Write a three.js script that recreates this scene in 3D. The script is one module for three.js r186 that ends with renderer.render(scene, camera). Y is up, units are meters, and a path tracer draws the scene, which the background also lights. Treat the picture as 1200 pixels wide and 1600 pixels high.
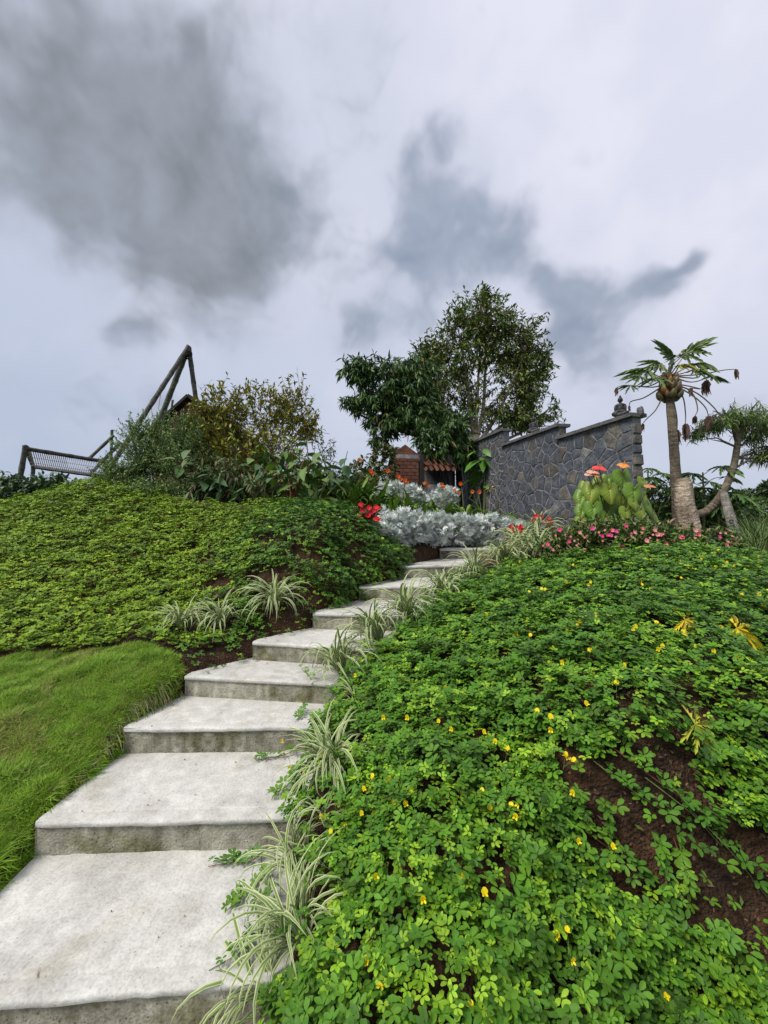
import * as THREE from 'three';
import { mergeGeometries, mergeVertices } from 'three/addons/utils/BufferGeometryUtils.js';
import { ImprovedNoise } from 'three/addons/math/ImprovedNoise.js';
import { MarchingCubes } from 'three/addons/objects/MarchingCubes.js';

/* ------------------------------------------------------------------ camera, sky, sun, exposure */
const scene = new THREE.Scene();
const EYE = 1.6, F = 640, PITCH = Math.atan(20 / 640);
const camera = new THREE.PerspectiveCamera(2 * Math.atan(800 / F) * 180 / Math.PI, 0.75, 0.05, 2000);
camera.position.set(0, EYE, 0);
camera.rotation.x = PITCH;
const EXPOSURE = 2.25;
const renderer = new THREE.WebGLRenderer({ antialias: true });
renderer.toneMapping = THREE.LinearToneMapping;
renderer.toneMappingExposure = EXPOSURE;
renderer.shadowMap.enabled = true;

const sun = new THREE.DirectionalLight(new THREE.Color().setRGB(1, 0.95, 0.86), 1.5);
sun.position.set(-12, 19, 4);
sun.target.position.set(0, 0.5, -5);
sun.castShadow = true; sun.shadow.radius = 34;
Object.assign(sun.shadow.camera, { left: -18, right: 18, top: 18, bottom: -18, near: 1, far: 70 });
sun.shadow.mapSize.set(2048, 2048);
scene.add(sun, sun.target);

/* small helpers */
function rng(seed) { let s = seed | 0; return () => { s = (s + 0x6d2b79f5) | 0; let t = Math.imul(s ^ (s >>> 15), 1 | s); t = (t + Math.imul(t ^ (t >>> 7), 61 | t)) ^ t; return ((t ^ (t >>> 14)) >>> 0) / 4294967296; }; }
const IN = new ImprovedNoise();
const noise = (x, y, z) => IN.noise(x, y, z);
function fbm(x, y, z, o = 4) { let s = 0, a = 0.5; for (let i = 0; i < o; i++) { s += a * noise(x, y, z); x = x * 2.03 + 11.3; y = y * 2.03 + 5.1; z = z * 2.03 + 7.7; a *= 0.5; } return s; }
const clamp = (v, a = 0, b = 1) => Math.min(b, Math.max(a, v));
const smooth = (a, b, v) => { const t = clamp((v - a) / (b - a)); return t * t * (3 - 2 * t); };
const lerp = (a, b, t) => a + (b - a) * t;
const V = (x, y, d) => new THREE.Vector3(x, y, -d);
const RGB = (r, g, b) => new THREE.Color().setRGB(r, g, b);

/* the overcast sky: air and clouds by direction (azimuth right of the view axis, elevation, half sizes, turn, strength; degrees) */
{
  const blobs = [];
  const cloud = (px, py, rx, ry, s, turn = 0, soft = 1) => {   // sizes read off the photograph, kept as directions
    const x = (px - 600) / F, y = (800 - py) / F, ca = Math.cos(PITCH), sa = Math.sin(PITCH);
    const d = new THREE.Vector3(x, y * ca + sa, -(ca - y * sa)); const len = d.length(); d.normalize();
    const right = new THREE.Vector3(-d.z, 0, d.x).normalize(), up = new THREE.Vector3().crossVectors(right, d);
    const k = 1 / F / len;
    blobs.push({ d, right, up, rx: rx * k, ry: ry * k * 0.9, s, c: Math.cos(turn), n: Math.sin(turn), soft });
  };
  cloud(240, 240, 230, 170, 1.1, 0.1); cloud(100, 320, 190, 130, 0.7); cloud(20, 200, 150, 120, 0.5); cloud(330, 420, 90, 80, 0.45); cloud(350, 260, 130, 120, 0.6); cloud(240, 60, 170, 110, 0.55); cloud(420, 330, 70, 60, 0.35);
  cloud(560, 120, 70, 130, 0.42, 0.2); cloud(520, 40, 200, 70, 0.28);
  cloud(665, 330, 70, 95, 1.0, 0.25); cloud(625, 420, 80, 50, 0.6); cloud(735, 330, 34, 80, 0.6, -0.1); cloud(795, 375, 55, 55, 0.85); cloud(850, 430, 55, 48, 0.7); cloud(690, 205, 42, 40, 0.55); cloud(720, 430, 70, 50, 0.5);
  cloud(560, 520, 84, 56, 0.85); cloud(660, 500, 60, 50, 0.5); cloud(1003, 452, 44, 36, 1.05); cloud(1062, 413, 30, 12, 0.8, 0.5); cloud(915, 520, 70, 66, 0.7); cloud(970, 590, 110, 66, 0.62); cloud(880, 470, 40, 46, 0.5);
  cloud(205, 535, 28, 32, 0.75); cloud(355, 540, 80, 38, 0.6); cloud(300, 420, 90, 90, 0.36); cloud(90, 610, 240, 80, 0.5); cloud(1150, 620, 90, 45, 0.42); cloud(430, 640, 100, 50, 0.35);
  const W = 2048, Hh = 1024, data = new Float32Array(W * Hh * 4), v = new THREE.Vector3();
  const S = 1 / EXPOSURE, mix3 = (a, b, t) => [lerp(a[0], b[0], t), lerp(a[1], b[1], t), lerp(a[2], b[2], t)];
  for (let j = 0; j < Hh; j++) {
    const el = ((j + 0.5) / Hh - 0.5) * Math.PI;
    for (let i = 0; i < W; i++) {
      const o = (j * W + i) * 4;
      if (el < -0.12) { data[o] = 0.22 * S; data[o + 1] = 0.24 * S; data[o + 2] = 0.24 * S; data[o + 3] = 1; continue; }
      const az = ((i + 0.5) / W - 0.5) * 2 * Math.PI, ce = Math.cos(el);
      v.set(Math.cos(az) * ce, Math.sin(el), Math.sin(az) * ce);
      const hgt = Math.max(v.y, 0);
      const wx = fbm(v.x * 6, v.y * 6, v.z * 6, 4), wy = fbm(v.x * 6 + 40, v.y * 6, v.z * 6, 4);   // frays the edges
      const n1 = fbm(v.x * 4.2, v.y * 4.2, v.z * 4.2, 6), n2 = fbm(v.x * 15 + wx, v.y * 15 + wy, v.z * 15, 4), bil = 0.32 - Math.abs(fbm(v.x * 9 + wx * 0.6, v.y * 8 + wy * 0.6, v.z * 9 + 20, 4)) * 2;
      let b = 0;
      for (const c of blobs) {
        const t = v.dot(c.d); if (t < 0.5) continue;
        let a = v.dot(c.right) + wx * 0.085, e = v.dot(c.up) + wy * 0.085;
        const aa = a * c.c + e * c.n, ee = e * c.c - a * c.n; a = aa / c.rx; e = ee / c.ry;
        const r2 = a * a + e * e; if (r2 < 6) b += c.s * Math.exp(-r2 * 1.05);
      }
      const out = smooth(-0.35, 0.15, v.z);                        // the part of the sky behind the camera: the same broken cloud
      b = lerp(b, 0.42 + fbm(v.x * 1.7 + 3, v.y * 1.7, v.z * 1.7, 3) * 1.1, out);
      const body = b * 0.95 + n1 * 0.85 + bil * 0.42 + n2 * 0.34 - 0.02, left = smooth(0.05, -0.35, v.x) * smooth(0.25, 0.5, hgt);
      const dens = 0.58 * smooth(0.3, lerp(0.95, 1.25, left), body) + 0.42 * smooth(0.0, 1.4, b * 1.1 + n1 * 0.6 + n2 * 0.2);
      const wispy = smooth(-0.3, 0.5, n1 + 0.4 * n2);
      let col = mix3([0.49, 0.56, 0.715], [0.80, 0.805, 0.925], clamp(0.12 + hgt * 0.6 + 0.45 * (v.x * 0.8 + 0.12) + wispy * 0.34));
      col = mix3(col, [0.42, 0.505, 0.65], 0.55 * (1 - smooth(0.0, 0.36, hgt)));
      const dark = mix3([0.27, 0.33, 0.44], [0.235, 0.265, 0.305], left);
      col = mix3(col, dark, clamp(dens * (0.84 + 0.3 * n2 + 0.22 * n1)));
      data[o] = col[0] * S; data[o + 1] = col[1] * S; data[o + 2] = col[2] * S; data[o + 3] = 1;
    }
  }
  const sky = new THREE.DataTexture(data, W, Hh, THREE.RGBAFormat, THREE.FloatType);
  sky.mapping = THREE.EquirectangularReflectionMapping; sky.magFilter = sky.minFilter = THREE.LinearFilter; sky.wrapS = THREE.RepeatWrapping; sky.needsUpdate = true;
  scene.background = sky; scene.environment = sky;
}

/* ------------------------------------------------------------------ bookkeeping */
const used = new Map();
function numbered(name) { const n = used.get(name) || 0; used.set(name, n + 1); return n ? name + '_' + String(n).padStart(3, '0') : name; }
function tag(o, label, category, group, kind) { o.userData.label = label; if (category) o.userData.category = category; if (group) o.userData.group = group; if (kind) o.userData.kind = kind; return o; }
function thing(name, label, category, pos, turn = 0, group) { const g = new THREE.Group(); g.name = numbered(name); if (pos) g.position.copy(pos); g.rotation.y = turn; scene.add(g); return tag(g, label, category, group); }
function mesh(name, geo, mat, parent = scene, kind) {
  const m = new THREE.Mesh(geo, mat); m.name = parent === scene ? numbered(name) : name; m.castShadow = m.receiveShadow = true; parent.add(m); if (kind) m.userData.kind = kind; return m;
}
function inst(name, geo, mat, list, parent = scene) {
  const m = new THREE.InstancedMesh(geo, mat, list.length); m.name = parent === scene ? numbered(name) : name; m.castShadow = m.receiveShadow = true;
  list.forEach((it, i) => { m.setMatrixAt(i, it.m); m.setColorAt(i, it.c); }); m.userData.kind = 'stuff'; parent.add(m); return m;
}
function P(px, py, d) {   // the point seen at (px, py) of the 1200 x 1600 photograph, d metres in front
  const cy = (800 - py) / F, ca = Math.cos(PITCH), sa = Math.sin(PITCH), t = d / (ca - cy * sa);
  return V((px - 600) / F * t, EYE + (cy * ca + sa) * t, d);
}

/* ------------------------------------------------------------------ textures */
function dataTex(w, h, fn, srgb = true) {
  const a = new Uint8Array(w * h * 4);
  for (let j = 0; j < h; j++) for (let i = 0; i < w; i++) { const c = fn(i / w, j / h, i, j), o = (j * w + i) * 4; a[o] = clamp(c[0]) * 255; a[o + 1] = clamp(c[1]) * 255; a[o + 2] = clamp(c[2]) * 255; a[o + 3] = 255; }
  const t = new THREE.DataTexture(a, w, h, THREE.RGBAFormat); t.wrapS = t.wrapT = THREE.MirroredRepeatWrapping; t.magFilter = THREE.LinearFilter; t.minFilter = THREE.LinearMipmapLinearFilter; t.generateMipmaps = true;
  if (srgb) t.colorSpace = THREE.SRGBColorSpace; t.needsUpdate = true; return t;
}
const rt = rng(5);
function pits(n, size, rmin, rmax, seed) { const r = rng(seed), g = new Float32Array(size * size); for (let k = 0; k < n; k++) { const cx = r() * size, cy = r() * size, rad = rmin + (rmax - rmin) * r() ** 3, dep = 0.3 + 0.7 * r(); for (let y = Math.floor(cy - rad); y <= cy + rad; y++) for (let x = Math.floor(cx - rad); x <= cx + rad; x++) { const q = Math.hypot(x - cx, y - cy) / rad; if (q < 1) { const o = ((y + size) % size) * size + (x + size) % size; g[o] = Math.max(g[o], dep * (1 - q * q)); } } } return g; }
const TS = 1024;
const pitTread = pits(1500, TS, 0.8, 3.2, 21), pitRiser = pits(5000, TS, 0.8, 3.6, 22);
const treadVal = (u, v) => [fbm(u * 3, v * 3, 1.5, 5), fbm(u * 24, v * 24, 4.5, 4), fbm(u * 110, v * 110, 9.1, 2)];
const treadMap = dataTex(TS, TS, (u, v, i, j) => {
  const [a, b, c] = treadVal(u, v), p = pitTread[j * TS + i], st = smooth(0.08, 0.42, fbm(u * 6 + 9, v * 6, 2.2, 5)), sp = c > 0.22 ? 0.06 : 0;
  const k = 0.80 + a * 0.15 + b * 0.13 + c * 0.16 - p * 0.22 - sp;
  return [k - st * 0.035, k - 0.008 - st * 0.042, k - 0.034 - st * 0.062];
});
const treadBump = dataTex(TS, TS, (u, v, i, j) => { const [a, b, c] = treadVal(u, v), k = 0.55 + b * 0.5 + c * 0.5 - pitTread[j * TS + i] * 0.5; return [k, k, k]; }, false);
const riserVal = (u, v) => [fbm(u * 4, v * 5, 7.5, 5), fbm(u * 30, v * 30, 3.5, 4), fbm(u * 120, v * 120, 5.1, 2), fbm(u * 22, v * 2.4, 13.1, 4)];
const riserMap = dataTex(TS, TS, (u, v, i, j) => {
  const [a, b, c, s] = riserVal(u, v), p = pitRiser[j * TS + i], moss = smooth(0.02, 0.4, fbm(u * 7 + 3, v * 9, 8.8, 5));
  const k = 0.56 + a * 0.26 + b * 0.18 + c * 0.15 + s * 0.24 - p * 0.25;
  return [k - moss * 0.13, k - 0.015 - moss * 0.125, k - 0.075 - moss * 0.17];
});
const riserBump = dataTex(TS, TS, (u, v, i, j) => { const [a, b, c] = riserVal(u, v), k = 0.6 + b * 0.5 + c * 0.5 - pitRiser[j * TS + i] * 0.6; return [k, k, k]; }, false);
const soilMap = dataTex(TS, TS, (u, v) => { const a = fbm(u * 4, v * 4, 2.5, 5), b = fbm(u * 26, v * 26, 6.5, 4), c = fbm(u * 120, v * 120, 1.1, 2); const k = 0.30 + a * 0.16 + b * 0.22 + c * 0.22, red = 0.5 + a * 1.2; return [k + 0.045 + red * 0.055, k - 0.035 + red * 0.012, k - 0.105]; });
const soilBump = dataTex(TS, TS, (u, v) => { const b = fbm(u * 18, v * 18, 6.5, 5), c = fbm(u * 90, v * 90, 1.1, 3), k = 0.5 + b * 0.7 + c * 0.4; return [k, k, k]; }, false);
const stoneMap = dataTex(512, 512, (u, v) => { const a = fbm(u * 5, v * 7, 2.5, 5), b = fbm(u * 40, v * 46, 6.5, 4); const k = 0.74 + a * 0.42 + b * 0.30; return [k + a * 0.06, k, k - a * 0.05]; });
const stoneBump = dataTex(512, 512, (u, v) => { const k = 0.5 + fbm(u * 9, v * 12, 4.5, 6) * 0.9; return [k, k, k]; }, false);
const barkMap = dataTex(512, 512, (u, v) => { const a = fbm(u * 6, v * 3, 2.5, 4), ring = fbm(u * 3, v * 40, 4.4, 3), b = fbm(u * 60, v * 30, 6.5, 3); const k = 0.72 + a * 0.35 + ring * 0.32 + b * 0.3; return [k, k - 0.02, k - 0.05]; });
const barkBump = dataTex(512, 512, (u, v) => { const k = 0.5 + fbm(u * 20, v * 34, 4.5, 5) * 0.9; return [k, k, k]; }, false);
const slatMap = dataTex(512, 512, (u, v) => { const a = fbm(u * 40, v * 4, 2.5, 4), n = fbm(u * 4, v * 22, 6.1, 4), b = fbm(u * 9, v * 9, 1.1, 5); const k = 0.66 + a * 0.3 + n * 0.45 + b * 0.4; return [k, k, k]; });

/* ------------------------------------------------------------------ materials */
const std = (o) => new THREE.MeshStandardMaterial({ roughness: 0.9, ...o });
const leafMat = (o = {}) => new THREE.MeshPhysicalMaterial({ color: RGB(1, 1, 1), roughness: 0.6, transmission: 0.18, thickness: 0, ior: 1.35, side: THREE.DoubleSide, ...o });
const M = {
  tread: std({ map: treadMap, bumpMap: treadBump, bumpScale: 0.003, color: RGB(0.89, 0.892, 0.89), roughness: 0.93 }),
  riser: std({ map: riserMap, bumpMap: riserBump, bumpScale: 0.006, roughness: 0.96 }),
  soil: std({ map: soilMap, bumpMap: soilBump, bumpScale: 0.05, roughness: 1, color: RGB(0.44, 0.37, 0.25) }),
  meadow: std({ color: RGB(0.10, 0.16, 0.04), roughness: 1, map: stoneMap }),
  leaf: leafMat(), glossy: leafMat({ roughness: 0.42, transmission: 0.18 }),
  dry: leafMat({ roughness: 0.95, transmission: 0.1 }),
  silver: leafMat({ roughness: 0.95, transmission: 0.12 }),
  petal: leafMat({ roughness: 0.7, transmission: 0.25 }),
  vleaf: leafMat({ vertexColors: true, roughness: 0.5, transmission: 0.18 }),
  vgloss: leafMat({ vertexColors: true, roughness: 0.36, transmission: 0.04 }),
  twig: std({ color: RGB(0.11, 0.085, 0.05) }), greenTwig: std({ color: RGB(0.13, 0.16, 0.05) }), paleTwig: std({ color: RGB(0.27, 0.24, 0.18) }), redTwig: std({ color: RGB(0.17, 0.05, 0.03) }),
  bark: std({ map: barkMap, bumpMap: barkBump, bumpScale: 0.012, color: RGB(0.36, 0.31, 0.24) }), paleBark: std({ map: barkMap, bumpMap: barkBump, bumpScale: 0.01, color: RGB(0.62, 0.54, 0.45) }), wornBark: std({ map: barkMap, bumpMap: barkBump, bumpScale: 0.014, color: RGB(0.80, 0.69, 0.57) }), darkBark: std({ map: barkMap, bumpMap: barkBump, bumpScale: 0.015, color: RGB(0.13, 0.11, 0.09) }),
  bamboo: std({ map: slatMap, color: RGB(0.17, 0.165, 0.14), roughness: 0.75 }), bambooGreen: std({ map: slatMap, color: RGB(0.19, 0.21, 0.13), roughness: 0.7 }), cord: std({ color: RGB(0.62, 0.63, 0.64), roughness: 0.7 }),
  mortar: std({ color: RGB(0.38, 0.39, 0.40), map: stoneMap, bumpMap: stoneBump, bumpScale: 0.006 }),
  coping: std({ color: RGB(0.25, 0.25, 0.245), map: stoneMap, bumpMap: stoneBump, bumpScale: 0.012 }),
  statue: std({ color: RGB(0.022, 0.022, 0.025), roughness: 0.55 }),
  brick: [RGB(0.25, 0.095, 0.055), RGB(0.30, 0.12, 0.07), RGB(0.20, 0.08, 0.05)].map((c) => std({ color: c, map: stoneMap })),
  tile: std({ color: RGB(0.27, 0.12, 0.075), map: stoneMap }), darkWood: std({ color: RGB(0.05, 0.04, 0.034), map: slatMap }),
  
  stone: [[0.15, 0.168, 0.205], [0.13, 0.147, 0.182], [0.175, 0.19, 0.225], [0.145, 0.158, 0.185], [0.18, 0.188, 0.205], [0.21, 0.195, 0.17], [0.26, 0.24, 0.205], [0.165, 0.145, 0.135], [0.33, 0.335, 0.33]].map(([r, g, b]) => std({ color: RGB(r, g, b), map: stoneMap, bumpMap: stoneBump, bumpScale: 0.008, roughness: 0.72 })),
};

/* ------------------------------------------------------------------ geometry builders */
class TB {   // gathers tubes into one geometry
  constructor() { this.p = []; this.n = []; this.uv = []; this.i = []; }
  tube(pts, radii, sides = 6, caps = true) {
    const base = this.p.length / 3, n = pts.length, t = new THREE.Vector3(), a = new THREE.Vector3(), b = new THREE.Vector3(); let len = 0;
    const ref = new THREE.Vector3(0.31, 0.2, 0.93);
    for (let k = 0; k < n; k++) {
      t.subVectors(pts[Math.min(n - 1, k + 1)], pts[Math.max(0, k - 1)]).normalize();
      a.crossVectors(t, Math.abs(t.dot(ref)) > 0.95 ? new THREE.Vector3(1, 0, 0) : ref).normalize(); b.crossVectors(t, a);
      if (k) len += pts[k].distanceTo(pts[k - 1]);
      const r = Array.isArray(radii) ? radii[k] : radii;
      for (let s = 0; s <= sides; s++) { const th = s / sides * 2 * Math.PI, c = Math.cos(th), d = Math.sin(th); const nx = a.x * c + b.x * d, ny = a.y * c + b.y * d, nz = a.z * c + b.z * d; this.p.push(pts[k].x + nx * r, pts[k].y + ny * r, pts[k].z + nz * r); this.n.push(nx, ny, nz); this.uv.push(s / sides * Math.max(0.12, r * 6.28), len); }
    }
    for (let k = 0; k < n - 1; k++) for (let s = 0; s < sides; s++) { const o = base + k * (sides + 1) + s, q = o + sides + 1; this.i.push(o, o + 1, q, o + 1, q + 1, q); }
    if (caps) for (const [k, flip] of [[0, true], [n - 1, false]]) { const o = base + k * (sides + 1); for (let s = 1; s < sides - 1; s++) flip ? this.i.push(o, o + s + 1, o + s) : this.i.push(o, o + s, o + s + 1); }
    return this;
  }
  geo() { const g = new THREE.BufferGeometry(); g.setAttribute('position', new THREE.Float32BufferAttribute(this.p, 3)); g.setAttribute('normal', new THREE.Float32BufferAttribute(this.n, 3)); g.setAttribute('uv', new THREE.Float32BufferAttribute(this.uv, 2)); g.setIndex(this.i); return g; }
}
const tubeGeo = (pts, radii, sides = 8) => new TB().tube(pts, radii, sides).geo();
function curve(pts, n) { return new THREE.CatmullRomCurve3(pts).getPoints(n); }
// one leaf blade: base at the origin, along +z, upper side +y
function blade(len, wid, { segs = 3, fold = 0.25, droop = 0.2, widest = 0.5, tip = 0.06, base = 0.12, cols = null, wave = 0 } = {}) {
  const p = [], idx = [], uv = [], col = [];
  for (let k = 0; k <= segs; k++) {
    const t = k / segs, w = wid / 2 * Math.max(k === segs ? tip : k === 0 ? base : 0, t < widest ? Math.sin((t / widest) * Math.PI / 2) ** 0.75 : Math.cos(((t - widest) / (1 - widest)) * Math.PI / 2) ** 0.8);
    const y = -droop * len * t * t, wv = wave * Math.sin(t * 9);
    p.push(-w, y + fold * w + wv, t * len, 0, y, t * len, w, y + fold * w - wv, t * len); uv.push(0, t, 0.5, t, 1, t);
    if (cols) for (const c of [cols[0], cols[1], cols[0]]) col.push(c[0], c[1], c[2]);
    if (k) { const o = (k - 1) * 3; idx.push(o, o + 3, o + 1, o + 1, o + 3, o + 4, o + 1, o + 4, o + 2, o + 2, o + 4, o + 5); }
  }
  const g = new THREE.BufferGeometry(); g.setAttribute('position', new THREE.Float32BufferAttribute(p, 3)); g.setAttribute('uv', new THREE.Float32BufferAttribute(uv, 2)); if (cols) g.setAttribute('color', new THREE.Float32BufferAttribute(col, 3)); g.setIndex(idx); g.computeVertexNormals(); return g;
}
const mat4 = (pos, q, s) => new THREE.Matrix4().compose(pos, q, typeof s === 'number' ? new THREE.Vector3(s, s, s) : s);
const eul = (x, y, z) => new THREE.Quaternion().setFromEuler(new THREE.Euler(x, y, z, 'YXZ'));
function moved(g, x, y, z, rx = 0, ry = 0, rz = 0, s = 1) { return g.clone().applyMatrix4(mat4(new THREE.Vector3(x, y, z), eul(rx, ry, rz), s)); }
const _m = new THREE.Matrix4(), _x = new THREE.Vector3(), _y = new THREE.Vector3(), _z = new THREE.Vector3();
function aim(fwd, up) {   // turns +z to fwd and +y near up
  _z.copy(fwd).normalize(); _x.crossVectors(up, _z); if (_x.lengthSq() < 1e-6) _x.set(1, 0, 0); _x.normalize(); _y.crossVectors(_z, _x); return new THREE.Quaternion().setFromRotationMatrix(_m.makeBasis(_x, _y, _z));
}
const pick = (r, a) => a[Math.floor(r() * a.length)];
function tint(r, palette, spread = 0.2) { const c = pick(r, palette), k = 1 + (r() - 0.5) * 2 * spread; return RGB(c[0] * k * (1 + (r() - 0.5) * 0.12), c[1] * k, c[2] * k); }
const rv = (r) => new THREE.Vector3(r() * 2 - 1, r() * 2 - 1, r() * 2 - 1);

/* ------------------------------------------------------------------ the lie of the land */
// left and right ends of each step's front edge (x, depth) and the height of its tread
const STEP = [
  [[-1.62, 0.74], [-0.25, 0.86], -0.16], [[-1.62, 1.395], [-0.28, 1.51], 0], [[-1.658, 2.025], [-0.38, 2.075], 0.16], [[-1.61, 2.615], [-0.32, 2.65], 0.32], [[-1.46, 3.1], [-0.22, 2.93], 0.47],
  [[-1.07, 3.46], [0.02, 3.24], 0.62], [[-0.64, 3.88], [0.36, 3.76], 0.77], [[-0.245, 4.51], [0.86, 4.62], 0.92], [[0.23, 5.24], [1.3, 5.5], 1.07], [[0.9, 6.4], [1.95, 6.55], 1.22], [[1.3, 7.3], [2.3, 7.4], 1.34]];
const inPoly = (x, d, poly) => { let c = false; for (let i = 0, j = poly.length - 1; i < poly.length; j = i++) { const [xi, yi] = poly[i], [xj, yj] = poly[j]; if ((yi > d) !== (yj > d) && x < (xj - xi) * (d - yi) / (yj - yi) + xi) c = !c; } return c; };
function treadAt(x, d) { for (let k = 0; k < STEP.length - 1; k++) if (inPoly(x, d, [STEP[k][0], STEP[k][1], STEP[k + 1][1], STEP[k + 1][0]])) return STEP[k][2]; return null; }
function segDist(x, d, a, b) { const ux = b[0] - a[0], ud = b[1] - a[1], t = clamp(((x - a[0]) * ux + (d - a[1]) * ud) / (ux * ux + ud * ud)); return Math.hypot(x - a[0] - ux * t, d - a[1] - ud * t); }
const edgeL = (x, d) => { let m = 9; for (let k = 0; k < STEP.length - 1; k++) m = Math.min(m, segDist(x, d, STEP[k][0], STEP[k + 1][0])); return m; };
const edgeR = (x, d) => { let m = 9; for (let k = 0; k < STEP.length - 1; k++) m = Math.min(m, segDist(x, d, STEP[k][1], STEP[k + 1][1])); return m; };
function tps(pts, soft = 0.0004) {   // thin-plate surface through measured heights
  const n = pts.length, N = n + 3, A = [], U = (r2) => (r2 < 1e-12 ? 0 : 0.5 * r2 * Math.log(r2));
  for (let i = 0; i < N; i++) A.push(new Float64Array(N + 1));
  for (let i = 0; i < n; i++) { for (let j = 0; j < n; j++) A[i][j] = U((pts[i][0] - pts[j][0]) ** 2 + (pts[i][1] - pts[j][1]) ** 2) + (i === j ? soft : 0); A[i][n] = A[n][i] = 1; A[i][n + 1] = A[n + 1][i] = pts[i][0]; A[i][n + 2] = A[n + 2][i] = pts[i][1]; A[i][N] = pts[i][2]; }
  for (let c = 0; c < N; c++) { let p = c; for (let r = c + 1; r < N; r++) if (Math.abs(A[r][c]) > Math.abs(A[p][c])) p = r; const t = A[c]; A[c] = A[p]; A[p] = t; for (let r = 0; r < N; r++) if (r !== c) { const f = A[r][c] / A[c][c]; if (f) for (let k = c; k <= N; k++) A[r][k] -= f * A[c][k]; } }
  const w = A.map((row, i) => row[N] / row[i]);
  return (x, d) => { let s = w[n] + w[n + 1] * x + w[n + 2] * d; for (let i = 0; i < n; i++) s += w[i] * U((x - pts[i][0]) ** 2 + (d - pts[i][1]) ** 2); return s; };
}
const terrace = [[1.5, 7.6, 1.5], [2.5, 7, 1.42], [3.2, 8, 1.6], [2.9, 9.3, 1.75], [2.3, 12, 2.05], [1, 9, 1.85], [0.3, 7.6, 1.82], [0, 9, 2.0], [-1, 9, 2.15], [0, 12, 2.2], [-3, 10, 2.2], [-6, 11, 2.0], [-9, 11, 1.5], [-9, 15, 1.6], [0, 16, 2.2], [3.75, 6, 1.33], [5, 9, 1.5], [5, 12, 1.6], [9, 12, 1.4], [9, 16, 1.6]];
const sees = (px, py, d) => { const p = P(px, py, d); return [p.x, d, p.y]; };
const leftLand = tps([...terrace,
  [-1.7, 0.6, -0.18], [-1.7, 1.2, -0.06], [-1.7, 1.75, 0.04], [-1.72, 2.1, 0.16], [-1.72, 2.5, 0.26], [-1.7, 2.8, 0.44], [-1.62, 3.1, 0.55], [-2.4, 3.3, 0.54], [-3.2, 3.4, 0.45], [-2.4, 2.6, 0.37], [-2.4, 2.0, 0.13], [-2.4, 1.4, -0.04], [-3.3, 2.3, 0.2], [-3.3, 1.5, -0.06], [-4.6, 3.2, 0.28], [-4.6, 2, 0.05], [-5, 0.5, -0.2],
  sees(0, 1000, 3.75), sees(0, 900, 4.6), sees(0, 830, 5.6), sees(0, 796, 6.5), [-7.5, 8, 1.75], [-8.5, 6, 1.3], [-7, 4.2, 0.8],
  sees(150, 1000, 3.65), sees(150, 900, 4.6), sees(150, 820, 5.7), sees(150, 763, 6.8), [-5.2, 8, 2.2],
  sees(300, 985, 3.7), sees(300, 900, 4.6), sees(300, 820, 5.6), sees(300, 783, 6.4), [-3.5, 7.6, 2.15],
  sees(400, 965, 3.85), sees(400, 900, 4.2), sees(400, 850, 4.6), sees(400, 815, 5.3), sees(400, 797, 6.0), [-2, 7.2, 2.03],
  [-0.80, 3.98, 0.84], sees(500, 925, 4.12), sees(500, 880, 4.22), sees(500, 840, 4.42), sees(500, 812, 4.95), sees(500, 794, 6.0),
  [-0.40, 4.52, 0.98], sees(555, 870, 4.75), sees(555, 838, 4.9), sees(560, 815, 5.4), [0.1, 5.3, 1.2], sees(620, 848, 5.8), [0.75, 6.4, 1.36], [1.1, 7.2, 1.46]]);
const rightLand = tps([...terrace,
  [-0.22, 0.9, -0.1], [-0.26, 1.4, 0.05], [-0.33, 2.0, 0.2], [-0.29, 2.58, 0.37], [-0.18, 2.9, 0.52], [0.06, 3.25, 0.67], [0.4, 3.75, 0.82], [0.9, 4.5, 0.98], [1.35, 5.3, 1.14], [2.0, 6.5, 1.28],
  sees(600, 1590, 1.2), sees(600, 1400, 1.52), sees(600, 1200, 2.0), sees(600, 1100, 2.5), sees(800, 1590, 1.25), sees(800, 1400, 1.47), sees(800, 1200, 1.82), sees(800, 1050, 2.3), sees(800, 960, 2.95), sees(850, 905, 3.7),
  sees(1000, 1590, 1.36), sees(1000, 1450, 1.52), sees(1000, 1300, 1.6), sees(1000, 1180, 1.66), sees(1000, 1100, 1.84), sees(1000, 1000, 2.25), sees(1000, 930, 2.75), sees(1000, 885, 3.4), sees(1000, 868, 4.2),
  sees(1190, 1590, 1.4), sees(1190, 1440, 1.5), sees(1190, 1300, 1.58), sees(1190, 1170, 1.7), sees(1190, 1060, 1.98), sees(1190, 970, 2.5), sees(1195, 918, 3.2), sees(1100, 880, 3.7),
  sees(950, 855, 5.0), [1.9, 5.6, 1.24], [4.5, 6.3, 1.42], [5.2, 5.5, 1.18], [6.5, 6, 1.05], [5.5, 4, 0.85], [4.5, 2.6, 0.6], [3, 1.2, 0], [0.6, 0.7, -0.05], [2, 0.2, -0.2], [6, 1, -0.2], [8.5, 4, 0.3]]);
const centre = STEP.map(([a, b]) => [(a[0] + b[0]) / 2, (a[1] + b[1]) / 2]);
function sideOf(x, d) { let k = 0; while (k < centre.length - 2 && d > centre[k + 1][1]) k++; const [a, b] = [centre[k], centre[k + 1]]; const xc = a[0] + (b[0] - a[0]) * clamp((d - a[1]) / (b[1] - a[1]), -2, 1.2); return x - xc; }
function land(x, d) { const s = sideOf(x, d), w = smooth(-0.3, 0.3, s); return w <= 0 ? leftLand(x, d) : w >= 1 ? rightLand(x, d) : lerp(leftLand(x, d), rightLand(x, d), w); }
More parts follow.
